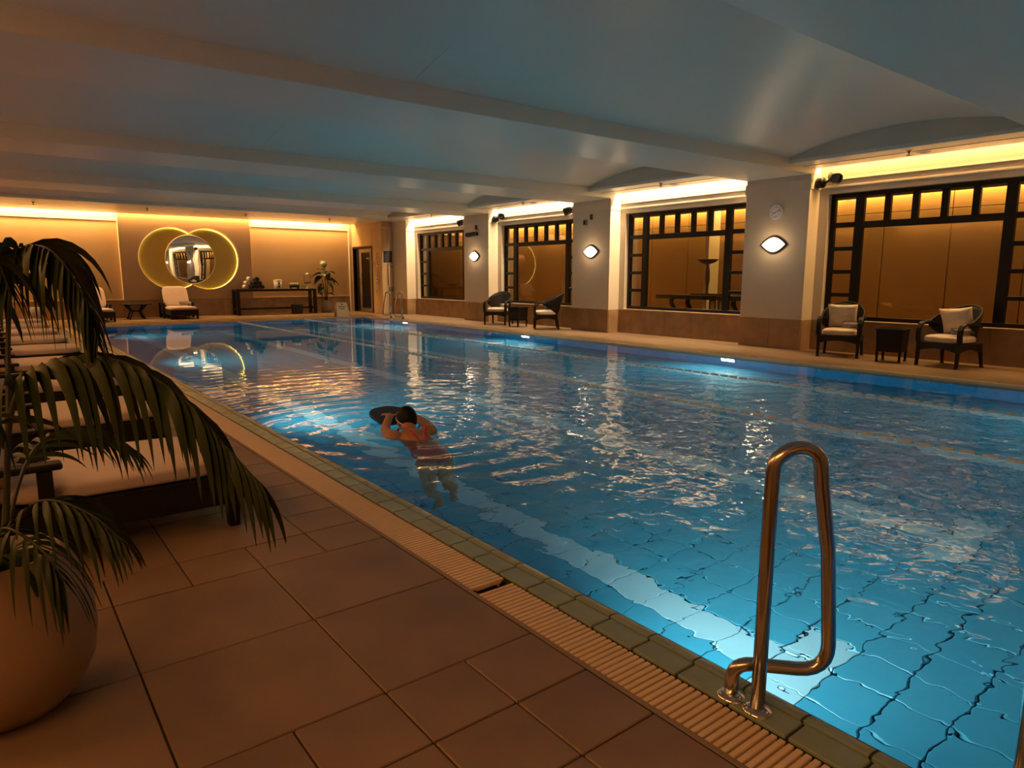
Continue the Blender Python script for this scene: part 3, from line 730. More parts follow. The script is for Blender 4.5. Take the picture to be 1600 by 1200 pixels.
# handrails of the pool ladders
def arc_pts(a, b, c, n=6):      # round the corner b between a and c
    a, b, c = map(Vector, (a, b, c)); out = []
    for i in range(n+1):
        t = i/n; out.append((a*(1-t)+b*t)*(1-t)+(b*(1-t)+c*t)*t)
    return out
def rail_path():
    P = [(0,.094,0)]
    b1, b2 = Vector((0,.094,.115)), Vector((.20,-.109,.108))
    P += arc_pts((0,.094,.06), b1, b1.lerp(b2,.22)); P += arc_pts(b2.lerp(b1,.32), b2, (.197,-.107,.20))
    P += [(.165,-.10,.5)]
    top = Vector((.118,-.088,.72)); P += [top]
    c0, c1 = Vector((.111,-.086,.775)), Vector((0.0,-.002,.765))
    n = 10; mid = (c0+c1)/2; ex = (c0-c1)/2
    for i in range(n+1):
        a = PI*i/n; P.append(mid+ex*math.cos(a)+Vector((0,0,.062*math.sin(a))))
    P += [(0,0,.5),(0,0,0)]
    return P
def handrail(loc, rz, label, sc=1.0):
    t = thing('handrail', label, 'handrail', loc, rz, 'steel pool ladder handrails')
    MB().tube([Vector(p) for p in rail_path()], .0215, 14).build('rail_tube', M_steel, t)
    for y in (0, .094): MB().lathe([(.021,.016),(.026,.014),(.043,.008),(.045,.0)], 24, Matrix.Translation((0,y,0)), cap=False).build('flange', M_chrome, t)
    for y in (0, .094):
        for a in (.5, 2.6, 4.7): MB().lathe([(.006,.0),(.006,.014),(.003,.017),(0,.017)], 8, Matrix.Translation((.034*math.cos(a), y+.034*math.sin(a), 0)), cap=False).build('bolt', M_chrome, t)
    return t
handrail((1.764, 1.040, 0), 0, 'bent steel handrail in front, nearest the drain grate')
t2 = handrail((1.80, .385, 0), 0, 'second near handrail, cut off at the right edge of the photo')
handrail((10.00, 18.35, 0), PI, 'slender far handrail at the corner of the pool, right one of two')
handrail((10.02, 19.15, 0), PI, 'slender far handrail at the corner of the pool, left one of two')

# underwater lamps
for i, y in enumerate(POOL_LAMPS):
    for x, d, s_ in ((PX1+.012, -1, 'window side'), (PX0-.012, 1, 'grate side')):
        yy = y if d < 0 else y+.6
        pos = ('nearest','second','third','farthest')[i]
        t = thing('underwater_lamp', '%s round underwater lamp in the %s pool wall' % (pos, s_), 'pool lamp', (x, yy, -.42), 0, 'underwater lamps in the pool walls')
        mtx = Matrix.Rotation(PI/2*d, 4, 'Y')
        MB().lathe([(.13,.0),(.13,.02),(.11,.028),(.105,.02)], 24, mtx, cap=False).build('rim', M_chrome, t)
        MB().lathe([(.105,.018),(.0,.022)], 24, mtx, cap=False).build('lens', M_lampl, t)

# lane ropes with floats
FLO = MB().lathe([(0,-.055),(.012,-.055),(.018,-.040),(.021,0),(.018,.040),(.012,.055),(0,.055)], 10, Matrix.Rotation(PI/2, 4, 'X'), cap=False).mesh('float', M_rope)
for x, l in ((5.87, 'lane rope with pale floats nearest the swimmer'), (7.88, 'lane rope with pale floats nearest the windows')):
    t = thing('lane_rope', l, 'lane rope', (x, 0, WZ), 0, 'lane ropes across the pool')
    MB().tube([(0, PY0+.05+i*.5, -.008) for i in range(43)] + [(0, PY1-.01, -.008)], .013, 6).build('cord', M_rope2, t)
    for k in range(142): link('float', FLO, t, (0, PY0+.2+.15*k, .006))

# ================================================================== FURNITURE
def make_armchair(loc, rz, label):
    t = thing('rattan_armchair', label, 'armchair', loc, rz, 'dark rattan armchairs by the windows')
    for sx in (-1, 1):
        MB().bar((sx*.30,-.285,.0),(sx*.30,-.27,.40), .038, .038, .056, .050).build('leg', M_rattan, t, bevel=.005, seg=1)
        MB().bar((sx*.295,.315,.0),(sx*.275,.25,.36), .034, .034, .05, .05).build('leg', M_rattan, t, bevel=.005, seg=1)
        for yy in (-.285, .315): MB().lathe([(0,0),(.026,0),(.030,.010),(.024,.024),(0,.026)], 12, Matrix.Translation((sx*(.30 if yy<0 else .295), yy, 0)), cap=False).build('foot', M_black, t)
        # arm: a flat strap rising from the front leg, arching back to the shell
        path = [(-.270,.36),(-.285,.47),(-.280,.56),(-.250,.615),(-.19,.645),(-.10,.650),(.0,.640),(.10,.622),(.17,.605)]
        mb = MB()
        for i in range(len(path)-1):
            (y0,z0),(y1,z1) = path[i], path[i+1]
            d = Vector((0,y1-y0,z1-z0)).normalized(); nrm = Vector((0,-d.z,d.y))*.016
            wid = .036
            def q(y,z): return [Vector((sx*.31-wid,y,z))-nrm, Vector((sx*.31+wid,y,z))-nrm, Vector((sx*.31+wid,y,z))+nrm, Vector((sx*.31-wid,y,z))+nrm]
            mb.add(q(y0,z0)+q(y1,z1), [(0,1,5,4),(1,2,6,5),(2,3,7,6),(3,0,4,7)]+([(0,3,2,1)] if i == 0 else [])+([(4,5,6,7)] if i == len(path)-2 else []), False)
        mb.build('arm', M_rattan, t, weld=True, bevel=.006, seg=2)
    # seat skirt with an arched lower edge
    def skirt(w_, mtx):
        n = 10; top = [(-w_/2+w_*i/n, .355) for i in range(n+1)]; bot = [(-w_/2+w_*i/n, .225+.05*math.sin(PI*i/n)) for i in range(n+1)]
        mb = MB().prism(bot+top[::-1], -.014, .014, mtx); return mb
    FX = Matrix(((1,0,0,0),(0,0,1,0),(0,1,0,0),(0,0,0,1))); SX = Matrix(((0,0,1,0),(1,0,0,0),(0,1,0,0),(0,0,0,1)))
    for nm, w_, mtx in (('front_apron',.60,Matrix.Translation((0,-.275,0))@FX),('rear_apron',.54,Matrix.Translation((0,.26,0))@FX),('side_apron',.53,Matrix.Translation((-.295,0,0))@SX),('side_apron',.53,Matrix.Translation((.295,0,0))@SX)):
        skirt(w_, mtx).build(nm, M_rattan, t)
    MB().box(-.29,.29,-.27,.26,.33,.35).build('seat_base', M_rattan, t)
    # back shell
    def shell(off):
        def fn(u, v):
            th = R(-112+224*u); c = math.cos(th)
            rx, ry = .315+off, .285+off
            topz = .625 + .265*max(0, math.cos(th*.80))**1.25
            k = max(0, (abs(math.degrees(th))-38)/74.0); botz = .37+.24*min(1,k)**.9
            z = botz+(topz-botz)*v
            lean = .30*(z-.36)*max(0,c)
            return (math.sin(th)*(rx+.05*(z-.4)), .02+c*ry+lean, z)
        return fn
    mb = MB(); mb.grid(shell(0), 30, 8); mb.grid(shell(-.024), 30, 8)
    so, si = shell(0), shell(-.024); N_ = 30
    for v in (0, 1):
        vs = [so(i/N_, v) for i in range(N_+1)]+[si(i/N_, v) for i in range(N_+1)]
        mb.add(vs, [(i,i+1,N_+2+i,N_+1+i) for i in range(N_)])
    mb.build('back_shell', M_rattan, t, weld=True)
    MB().tube([(Vector(so(i/N_,1))+Vector(si(i/N_,1)))/2 for i in range(N_+1)], .017, 8).build('back_rim', M_rattan, t)
    cu = link('seat_cushion', cushion_mesh('seat_cushion', M_cush, .545, .53, .105, .3, 12, .01), t, (0,-.015,.352))
    return t
CH = [((11.38,5.62,0), R(-72), 'dark rattan armchair right of the nearest column, with a cream pillow'),
      ((11.34,3.96,0), R(-103), 'dark rattan armchair at the right edge, with a cream pillow'),
      ((11.27,15.15,0), R(-58), 'dark rattan armchair without a pillow in front of the farthest column'),
      ((11.32,13.20,0), R(-127), 'dark rattan armchair without a pillow, turned sideways left of the middle column')]
ch0 = make_armchair(*CH[0])
for l, rz, lab in CH[1:]: dup(ch0, l, rz, lab)
def seat_item(ci, name, me, lx, ly, lz, rot, label, cat, group):
    (loc, rz, _) = CH[ci]; mtx = Matrix.Translation(loc) @ Matrix.Rotation(rz, 4, 'Z') @ Matrix.Translation((lx,ly,lz)) @ rot
    o = link(name, me); o.matrix_world = mtx; return tag(o, label, cat, group)
PM1, PM2 = pillow_mesh('throw_pillow', M_pillow, .46, .42, .15, 1), pillow_mesh('throw_pillow', M_pillow, .46, .42, .16, 4)
lean = Matrix.Rotation(R(-68), 4, 'X')
seat_item(0, 'throw_pillow', PM1, -.015, .135, .665, Matrix.Rotation(R(108), 4, 'X'), 'crumpled cream pillow on the armchair right of the nearest column', 'pillow', 'cream pillows on armchairs')
seat_item(1, 'throw_pillow', PM2, .0, .125, .670, Matrix.Rotation(R(8),4,'Z')@Matrix.Rotation(R(108), 4, 'X')@Matrix.Rotation(R(6),4,'Z'), 'cream pillow on the armchair at the right edge', 'pillow', 'cream pillows on armchairs')
TW = towel_mesh('rolled_towel', M_greyt, .056, .26)
seat_item(0, 'rolled_towel', TW, .16, -.06, .532, Matrix.Rotation(R(8),4,'Z'), 'grey rolled towel before the pillow of the armchair by the nearest column', 'towel', 'grey rolled towels on armchairs')
seat_item(1, 'rolled_towel', TW, .19, -.075, .532, Matrix.Rotation(R(70),4,'Z'), 'grey rolled towel on the armchair at the right edge', 'towel', 'grey rolled towels on armchairs')
seat_item(2, 'rolled_towel', TW, .17, .02, .532, Matrix.Rotation(R(60),4,'Z'), 'grey rolled towel on the armchair before the farthest column', 'towel', 'grey rolled towels on armchairs')
seat_item(3, 'rolled_towel', TW, .14, .10, .532, Matrix.Rotation(R(90),4,'Z'), 'grey rolled towel on the sideways armchair by the third window', 'towel', 'grey rolled towels on armchairs')
def make_side_table(loc, rz, label):
    t = thing('rattan_side_table', label, 'side table', loc, rz, 'dark rattan side tables')
    for sx in (-1,1):
        for sy in (-1,1):
            MB().bar((sx*.185,sy*.185,0),(sx*.19,sy*.19,.17), .032,.032,.045,.045).build('leg', M_rattan, t, bevel=.004, seg=1)
            MB().lathe([(0,0),(.026,0),(.029,.010),(.022,.024),(0,.026)], 12, Matrix.Translation((sx*.185,sy*.185,0)), cap=False).build('foot', M_black, t)
    q = lambda h,z: [(-h,-h,z),(h,-h,z),(h,h,z),(-h,h,z)]
    MB().hexa(q(.205,.15), q(.222,.47)).build('body', M_rattan, t, bevel=.012)
    MB().box(-.235,.235,-.235,.235,.47,.492).build('rim', M_rattan, t, bevel=.006)
    MB().box(-.215,.215,-.215,.215,.492,.498).build('glass_top', M_lens, t, bevel=.002)
    return t
st = make_side_table((11.25,4.74,0), R(8), 'dark rattan side table between the two nearest armchairs'); st.scale = (.86,.86,1.06)
dup(st, (11.22,14.22,0), R(8), 'dark rattan side table between the two far armchairs')

def make_lounger(loc, rz, label, back=R(62), cush=M_loung):
    """foot end towards -y, 0.8 wide, 1.65 long"""
    t = thing('sun_lounger', label, 'sun lounger', loc, rz, 'dark wicker sun loungers')
    W_, L_ = .76, 1.65
    for sx in (-1, 1):
        MB().box(sx*W_/2-.02, sx*W_/2+.02, -L_/2, L_/2, .13, .285).build('side_rail', M_rattan, t, bevel=.006, seg=1)
        for yy in (-L_/2+.035, L_/2-.05): MB().bar((sx*(W_/2-.015), yy, 0),(sx*(W_/2-.015), yy, .285), .055,.055,.075,.075).build('leg', M_rattan, t, bevel=.006, seg=1)
        MB().bar((sx*(W_/2+.045), .02, 0),(sx*(W_/2+.045), .02, .46), .06,.06).build('arm_post', M_rattan, t, bevel=.006, seg=1)
        MB().bar((sx*(W_/2+.045), .62, 0),(sx*(W_/2+.045), .62, .46), .05,.05).build('arm_post', M_rattan, t, bevel=.006, seg=1)
        MB().box(sx*(W_/2+.045)-.045, sx*(W_/2+.045)+.045, -.05, .66, .46, .49).build('armrest', M_darkwood, t, bevel=.008, seg=1)
    MB().box(-W_/2, W_/2, -L_/2-.01, -L_/2+.03, .13, .285).build('foot_rail', M_rattan, t, bevel=.006, seg=1)
    MB().box(-W_/2+.02, W_/2-.02, -L_/2+.03, L_/2, .25, .275).build('deck', M_rattan, t)
    link('seat_cushion', cushion_mesh('seat_cushion', cush, W_+.02, 1.06, .10, .15, 10), t, (0,-L_/2+.52,.278))
    bk = link('back_cushion', cushion_mesh('back_cushion', cush, W_-.02, .72, .09, .2, 10), t)
    y0 = -L_/2+1.02
    bk.matrix_local = Matrix.Translation((0,y0,.33)) @ Matrix.Rotation(back,4,'X') @ Matrix.Translation((0,.36,-.0))
    bf = MB().box(-W_/2+.03, W_/2-.03, 0, .70, -.035, -.005).build('backrest_frame', M_rattan, t)
    bf.matrix_local = Matrix.Translation((0,y0,.33)) @ Matrix.Rotation(back,4,'X')
    return t
lg = make_lounger((4.87,23.575,0), 0, 'sun lounger at the back wall below the ring mirror')
dup(lg, (2.55,23.45,0), R(3), 'sun lounger at the back wall, left of the small wooden table')
rows = ['nearest','second','third','fourth','fifth','sixth','seventh','eighth','ninth']
for k in range(9):
    dup(lg, (.985-.825, 4.03+1.78*k, 0), R(90), '%s sun lounger of the left row, counted from the front%s' % (rows[k], ', behind the palm' if k == 0 else ''))
tw = towel_mesh('rolled_towel', M_greyt, .06, .36)
o = link('rolled_towel', tw, None, (5.06,23.50,.462)); o.rotation_euler = (0,0,R(25)); tag(o, 'grey rolled towel on the lounger below the ring mirror', 'towel')
# dark folded towel and small tent card on the nearest lounger
tc = thing('tent_card', 'small dark folded card standing on the nearest lounger', 'card', (.12,4.10,.40), R(30))
MB().prism([(-.05,0),(.05,0),(.0,.085)], -.04, .04, Matrix(((1,0,0,0),(0,0,1,0),(0,1,0,0),(0,0,0,1)))).build('folded_card', M_blackm, tc, bevel=.003)
MB().box(-.055,.055,-.045,.045,-.004,.002).build('base_card', M_blackm, tc)
# small table between the back loungers
lt = thing('wooden_stool_table', 'small dark slatted table with splayed legs at the back wall', 'side table', (3.70,23.85,0), 0)
for a in (45,135,225,315):
    c, s_ = math.cos(R(a)), math.sin(R(a))
    MB().bar((c*.30,s_*.30,0),(c*.17,s_*.17,.25),.05,.05).bar((c*.17,s_*.17,.24),(c*.36,s_*.36,.44),.05,.05).build('leg', M_darkwood, lt, bevel=.006, seg=1)
for a in (45,135): 
    c, s_ = math.cos(R(a))*.2, math.sin(R(a))*.2; MB().bar((-c,-s_,.245),(c,s_,.245),.04,.045).build('stretcher', M_darkwood, lt, bevel=.004, seg=1)
for i in range(5): MB().box(-.40,.40,-.38+.155*i,-.38+.145+.155*i,.44,.468).build('slat', M_darkwood, lt, bevel=.004, seg=1)

# ---- console table at the back wall
ct = thing('console_table', 'long dark console table with towels and glasses at the back wall', 'console table', (8.12,24.05,0))
TL, TD = 2.78, .56
MB().box(-TL/2,TL/2,-TD/2,TD/2,.80,.875).build('tabletop', M_darkwood, ct, bevel=.006)
for sx in (-1,1):
    for sy in (-1,1): MB().box(sx*(TL/2-.05)-.05,sx*(TL/2-.05)+.05,sy*(TD/2-.05)-.05,sy*(TD/2-.05)+.05,0,.80).build('leg', M_darkwood, ct, bevel=.005)
    MB().box(sx*(TL/2-.05)-.03,sx*(TL/2-.05)+.03,-TD/2+.1,TD/2-.1,.17,.23).build('stretcher', M_darkwood, ct, bevel=.004)
MB().box(-TL/2+.1,TL/2-.1,-.035,.035,.175,.235).build('stretcher', M_darkwood, ct, bevel=.004)
ZT = .875
td, tp = towel_mesh('rolled_towel', M_dgreyt, .078, .36), towel_mesh('rolled_towel', M_whitet, .072, .34)
pile = [('d',7.28,23.93,0,'bottom left'),('d',7.44,23.93,0,'bottom middle'),('d',7.60,23.93,0,'bottom right'),('d',7.36,23.93,1,'upper left'),('d',7.52,23.93,1,'upper right'),('d',7.44,23.93,2,'topmost')]
wpile = [('w',7.10,24.02,0,'bottom'),('w',7.15,24.02,1,'middle'),('w',7.25,24.02,2.02,'topmost')]
for kd, x, y, lv, w_ in pile+wpile:
    o = link('rolled_towel', td if kd == 'd' else tp, None, (x, y, ZT+.080+lv*.134)); o.rotation_euler = (0,0,PI/2)
    tag(o, ('dark grey rolled towel, %s of the dark pile on the console table' if kd == 'd' else 'pinkish white rolled towel, %s one on the console table') % w_, 'towel', 'rolled towels on the console table')
bk = thing('ice_bucket', 'white bucket with a lid and small dark marks on the console table', 'bucket', (8.22,24.05,ZT))
MB().lathe([(0,0),(.115,0),(.125,.02),(.140,.27),(.13,.275),(0,.272)], 28, cap=False).build('body', M_white, bk)
MB().lathe([(.145,.275),(.150,.285),(.148,.305),(.06,.315),(0,.315)], 28, cap=False).build('lid', M_sign, bk)
for z, s_ in ((.19,.032),(.08,.038)): MB().box(-s_,s_,-.142,-.118,z-s_*.8,z+s_*.8).build('printed_mark', M_ink, bk, bevel=.006)
hd = thing('cup_holder', 'black rack holding a row of small white cups on the console table', 'rack', (8.80,24.02,ZT))
MB().box(-.16,.16,-.07,.07,.045,.13).build('tray', M_black, hd, bevel=.006)
for x in (-.13,.13): MB().box(x-.012,x+.012,-.05,.05,0,.045).build('foot', M_black, hd)
CUP = MB().lathe([(0,0),(.022,0),(.032,.075),(.030,.075),(.021,.004)], 14, cap=False).mesh('paper_cup', M_white)
for i in range(4):
    o = link('paper_cup', CUP, None, (8.80-.115+.077*i, 24.02, ZT+.131)); tag(o, '%s small white cup from the left in the black rack' % ('first','second','third','fourth')[i], 'cup', 'small white cups in the black rack')
GLS = MB().lathe([(0,.004),(.030,.004),(.036,.12),(.033,.12),(.028,.01),(0,.01)], 18, cap=False).mesh('drinking_glass', M_clear)
for x, l in ((9.06,'left of two drinking glasses beside the water dispenser'),(9.16,'right of two drinking glasses beside the water dispenser')): tag(link('drinking_glass', GLS, None, (x,24.0,ZT)), l, 'glass', 'drinking glasses on the console table')
ds = thing('water_dispenser', 'glass water dispenser on a pale stand on the console table', 'dispenser', (9.30,24.05,ZT))
MB().lathe([(0,0),(.10,0),(.10,.012),(.035,.03),(.028,.14),(.05,.19),(0,.19)], 24, cap=False).build('stand', M_rimw, ds)
MB().lathe([(.0,.19),(.115,.19),(.125,.21),(.125,.235),(.0,.235)], 28, cap=False).build('collar', M_bronze, ds)
MB().lathe([(.0,.235),(.105,.236),(.115,.27),(.118,.46),(.10,.50),(.0,.505)], 28, cap=False).build('glass_jar', M_clear, ds)
MB().tube([(.12*math.cos(2*PI*i/24), .12*math.sin(2*PI*i/24), .495) for i in range(24)], .008, 6, closed=True).build('jar_rim', M_bronze, ds)
MB().lathe([(0,.505),(.09,.505),(.09,.52),(.02,.53),(.02,.56),(0,.565)], 24, cap=False).build('jar_lid', M_rimw, ds)
for x in (-.12,.12): MB().tube([(x,0,.235),(x,0,.495)], .006, 6).build('frame_rod', M_bronze, ds)
MB().tube([(0,-.11,.20),(0,-.16,.20),(0,-.165,.17)], .012, 8).build('tap', M_chrome, ds)
wb_ = thing('waste_bin', 'black square bin standing under the console table', 'bin', (8.74,23.70,0))
q = lambda h,z: [(-h,-h,z),(h,-h,z),(h,h,z),(-h,h,z)]
MB().hexa(q(.145,0), q(.160,.32)).build('bin_body', M_blackm, wb_, bevel=.008); MB().box(-.168,.168,-.168,.168,.32,.335).build('rim', M_blackm, wb_, bevel=.004)
# A-frame notice on the back coping
sg = thing('notice_board', 'cream folding notice with three lines of dark text at the pool edge', 'notice', (9.32,21.22,0), R(4))
ROTA = lambda s_: Matrix(((1,0,0,0),(0,math.cos(R(12)),s_*math.sin(R(12)),0),(0,-s_*math.sin(R(12)),math.cos(R(12)),0),(0,0,0,1)))
for s_, nm in ((1,'front_leaf'),(-1,'rear_leaf')):
    lf = MB(); 
    lf.add([(-.235,-s_*.12,0),(.235,-s_*.12,0),(.185,0,.47),(-.185,0,.47),(-.235,-s_*.10,0),(.235,-s_*.10,0),(.185,s_*.015,.47),(-.185,s_*.015,.47)], [(0,1,2,3),(7,6,5,4),(0,4,5,1),(1,5,6,2),(2,6,7,3),(3,7,4,0)])
    lo = lf.build(nm, M_sign, sg)
    if s_ == 1:
        for z, words in ((.40,((-.045,.045),)),(.325,((-.135,-.02),(.0,.075),(.09,.135))),(.255,((-.085,-.01),(.01,.085)))):
            y = -.12+.12*z/.47-.004
            for a, b in words: MB().box(a,b,y-.002,y+.004,z-.014,z+.014).build('text_line', M_ink, lo)
# potted plant beside the table
pp = thing('potted_plant', 'tall leafy plant in a ribbed grey planter right of the console table', 'plant', (9.98,24.05,0))
rib = [((.185+.004*math.cos(18*2*PI*i/72))*math.cos(2*PI*i/72), (.185+.004*math.cos(18*2*PI*i/72))*math.sin(2*PI*i/72)) for i in range(72)]
MB().prism(rib, 0, .45, None, True).build('planter', M_potg, pp); MB().lathe([(0,.452),(.17,.452),(.18,.45)], 24, cap=False).build('soil', M_soil, pp)
for i, (dx, dy, h_) in enumerate(((.0,.0,1.45),(.06,-.03,1.2),(-.05,.03,1.0))):
    MB().tube([(dx*.5,dy*.5,.45),(dx,dy,.45+h_*.4),(dx*1.6-.03,dy*1.4,.45+h_*.75)], [.018,.014,.009], 7).build('stem', M_trunk, pp)
def leaf_mesh(name, material, l, wd, droop=.25, fold=.15, nl=8):
    mb = MB()
    def fn(u, v):
        t = v; wv_ = wd/2*math.sin(PI*min(1, t**.75))**.9*(1 if t < .98 else .2)
        x = (2*u-1)*wv_; y = l*t; z = -droop*l*t*t - fold*abs(x)*-1
        return (x, y, z)
    mb.grid(fn, 4, nl)
    return mb.mesh(name, material)
FL = [leaf_mesh('leaf', M_ficus, .36, .24, .55, .3), leaf_mesh('leaf', M_ficus, .42, .27, .60, .25)]
lr = random.Random(9)
for (x, z, yaw, pit, k) in ((-.05,1.52,100,35,0),(-.12,1.40,160,10,1),(.05,1.45,20,20,0),(-.10,1.32,200,-15,1),(.0,1.55,260,25,0),(.12,1.20,-10,-5,1),(.08,1.10,-40,-35,1),(.02,1.25,-80,-10,1),(-.14,1.05,190,-45,0),(-.16,.92,230,-30,0),(.14,1.28,10,-20,0),(.05,.66,-20,10,0),(.0,.70,-70,15,0),(-.05,1.45,-110,15,1),(.03,1.38,60,5,1),(-.02,1.62,90,75,0)):
    o = link('leaf', FL[k], pp, (x, lr.uniform(-.05,.05), z)); o.rotation_euler = (R(pit), lr.uniform(-.3,.3), R(yaw-90))
# shower fittings and plates in the corner
sh = thing('shower_fitting', 'chrome shower column with arm and hose on the corner wall', 'shower', (11.228,22.28,0))
MB().tube([(-.05,0,1.02),(-.05,0,2.12)], .014, 8).build('riser_pipe', M_steel, sh)
MB().tube([(0,0,2.12),(-.05,0,2.12)], .02, 8).build('wall_bracket', M_chrome, sh); MB().tube([(0,0,1.05),(-.05,0,1.05)], .02, 8).build('wall_bracket', M_chrome, sh)
MB().tube([(-.05,0,1.72),(-.18,.12,1.83),(-.28,.22,1.93)], .012, 8).build('shower_arm', M_steel, sh); MB().lathe([(0,0),(.05,0),(.055,.02),(.02,.05),(0,.05)], 16, Matrix.Translation((-.28,.22,1.92)), cap=False).build('shower_head', M_chrome, sh)
MB().box(-.06,-.01,-.07,.07,1.10,1.20).build('mixer', M_chrome, sh, bevel=.012)
for z in (1.14,1.26): MB().lathe([(0,0),(.035,0),(.035,.03),(0,.03)], 14, Matrix.Translation((-.06,0,z)) @ Matrix.Rotation(-PI/2,4,'Y'), cap=False).build('valve_knob', M_chrome, sh)
MB().tube([(-.06,-.02,1.10),(-.08,-.03,.85),(-.08,.0,.72),(-.08,.05,.80),(-.06,.05,1.1)], .008, 6).build('hose', M_steel, sh)
gb = thing('grab_bar', 'pale vertical grab bar below the black sign', 'grab bar', (11.46,21.985,1.05))
MB().tube([(0,0,0),(0,-.06,0),(0,-.06,.66),(0,0,.66)], .02, 10).build('bar_tube', M_sign, gb)
for z in (0,.66): MB().lathe([(0,0),(.04,0),(.04,.012),(0,.012)], 14, Matrix.Translation((0,0,z)) @ Matrix.Rotation(PI/2,4,'X'), cap=False).build('flange', M_chrome, gb)
bs_ = thing('wall_sign', 'black rules sign with faint lines of text on the corner wall', 'sign', (11.46,21.985,2.0))
MB().box(-.165,.165,-.012,0,-.20,.20).build('sign_plate', M_blackm, bs_, bevel=.003)
for i in range(6): MB().box(-.11 if i else -.06, .11-(.05 if i%2 else 0) if i else .06, -.015,-.011, .13-.055*i, .145-.055*i).build('text_line', M_boxgrey, bs_)
hk = thing('robe_hook', 'small dark hook right of the pale grab bar', 'hook', (11.60,21.985,1.66))
MB().lathe([(0,0),(.02,0),(.02,.008),(0,.008)], 12, Matrix.Rotation(PI/2,4,'X'), cap=False).build('plate', M_bronze, hk); MB().tube([(0,-.006,0),(0,-.05,-.005),(0,-.065,.03)], .008, 8).build('hook_arm', M_bronze, hk)
pl = thing('control_plate', 'steel control plate low on the corner wall', 'control plate', (11.58,21.985,.86))
MB().box(-.11,.11,-.012,0,-.09,.09).build('plate', M_dframe, pl, bevel=.004)
for x in (-.05,0,.05): MB().lathe([(0,0),(.014,0),(.014,.012),(0,.012)], 12, Matrix.Translation((x,-.012,-.01)) @ Matrix.Rotation(PI/2,4,'X'), cap=False).build('button', M_black, pl)

# ---- things in the passage behind the second window
dk = thing('passage_console', 'dark console with curved legs behind the second window', 'console table', (13.2,9.72,0))
MB().box(-.3,.3,-1.75,1.24,.80,.90).build('tabletop', M_darkwood, dk, bevel=.01)
for y in (.98, .50, -.75, -1.4):
    MB().tube([(0,y,.80),(0,y+.02,.70),(0,y-.06,.58),(0,y-.16,.46),(0,y-.18,.30),(0,y-.1,.12),(0,y-.08,0)], [.06,.055,.05,.048,.045,.04,.04], 8).build('leg', M_darkwood, dk)
pb = thing('bowl_on_pedestal', 'dark boat shaped bowl on a slim pedestal behind the second window', 'sculpture', (13.2,9.70,.90)); pb.scale = (1,.88,.66)
MB().box(-.12,.12,-.50,.42,0,.05).build('plinth', M_darkwood, pb, bevel=.008)
MB().lathe([(0,.05),(.05,.05),(.03,.08),(.035,.3),(.06,.55),(.05,.85),(.028,1.0),(.05,1.05),(0,1.06)], 18, cap=False).build('pedestal', M_bronze, pb)
bo = MB()
bo.grid(lambda u, v: ((.10*math.sin(PI*u)*math.sin(PI*(.08+.84*v))**.6)*0 + (-.14+.28*u)*math.sin(PI*min(.98,max(.02,v)))**.5, -.30+.62*v, 1.06+.17-.17*math.sin(PI*u)*math.sin(PI*min(.98,max(.02,v)))**.6), 10, 16)
bo.build('bowl', M_bronze, pb); MB().box(-.12,.12,-.29,.30,1.222,1.236).build('bowl_rim', M_boxgrey, pb, bevel=.006)
for y, l in ((9.83,'left of two small framed pictures on the floor behind the second window'),(9.58,'right of two small framed pictures on the floor behind the second window')):
    t = thing('framed_picture', l, 'picture frame', (13.62,y,.5), 0, 'small framed pictures behind the second window')
    for a, b, c, d in ((-.09,-.065,0,.28),(.065,.09,0,.28),(-.065,.065,0,.03),(-.065,.065,.25,.28)): MB().box(-.012,.012,a,b,c,d).build('frame_side', M_blackm, t)
    MB().box(.004,.010,-.066,.066,.028,.252).build('picture', M_sign, t)
t = thing('picture_shelf', 'low ledge carrying two small frames behind the second window', 'ledge', (13.62,9.70,0)); MB().box(-.15,.15,-.35,.35,.47,.5).build('board', M_darkwood, t); 
for y in (-.3,.3): MB().box(-.12,.12,y-.02,y+.02,0,.47).build('support', M_darkwood, t)

# ================================================================== PLANTS IN FRONT
def strap_leaf(mb, base, d0, length, width, grav, n=9, twist=0.0, side=None, wpos=.35, k3=0):
    """one leaflet: starts along d0 and bends down; a shallow V section"""
    p = Vector(base); d = Vector(d0).normalized(); st = length/n
    L_, C_, R_ = [], [], []
    for i in range(n+1):
        t = i/n
        wv_ = width*(min(1, t/wpos)**.6 if t < wpos else ((1-t)/(1-wpos))**.85)*.5 + .0006
        s_ = d.cross(Vector((0,0,1)))
        if s_.length < .15: s_ = Vector(side) if side is not None else Vector((1,0,0))
        s_ = s_.normalized()
        if side is not None:
            sv = Vector(side); sv = sv - d*sv.dot(d)
            if sv.length > .05: s_ = sv.normalized()
        nrm = s_.cross(d)
        L_.append(p-s_*wv_-nrm*wv_*.25); C_.append(p.copy()); R_.append(p+s_*wv_-nrm*wv_*.25)
        p = p + d*st
        d = (d + Vector((0,0,-1))*grav*st*(1+1.2*t)).normalized()
    vs = L_+C_+R_; m_ = n+1
    fs = [(i, m_+i, m_+i+1, i+1) for i in range(n)]+[(m_+i, 2*m_+i, 2*m_+i+1, m_+i+1) for i in range(n)]
    mb.add(vs, fs, True)
def spline(pts, n):
    P = [Vector(p) for p in pts]; P = [P[0]*2-P[1]]+P+[P[-1]*2-P[-2]]; out = []
    segs = len(P)-3
    for k in range(n+1):
        f = k/n*segs; i = min(int(f), segs-1); t = f-i; a,b,c,d = P[i:i+4]
        out.append(.5*((2*b)+(c-a)*t+(2*a-5*b+4*c-d)*t*t+(3*b-a-3*c+d)*t*t*t))
    return out
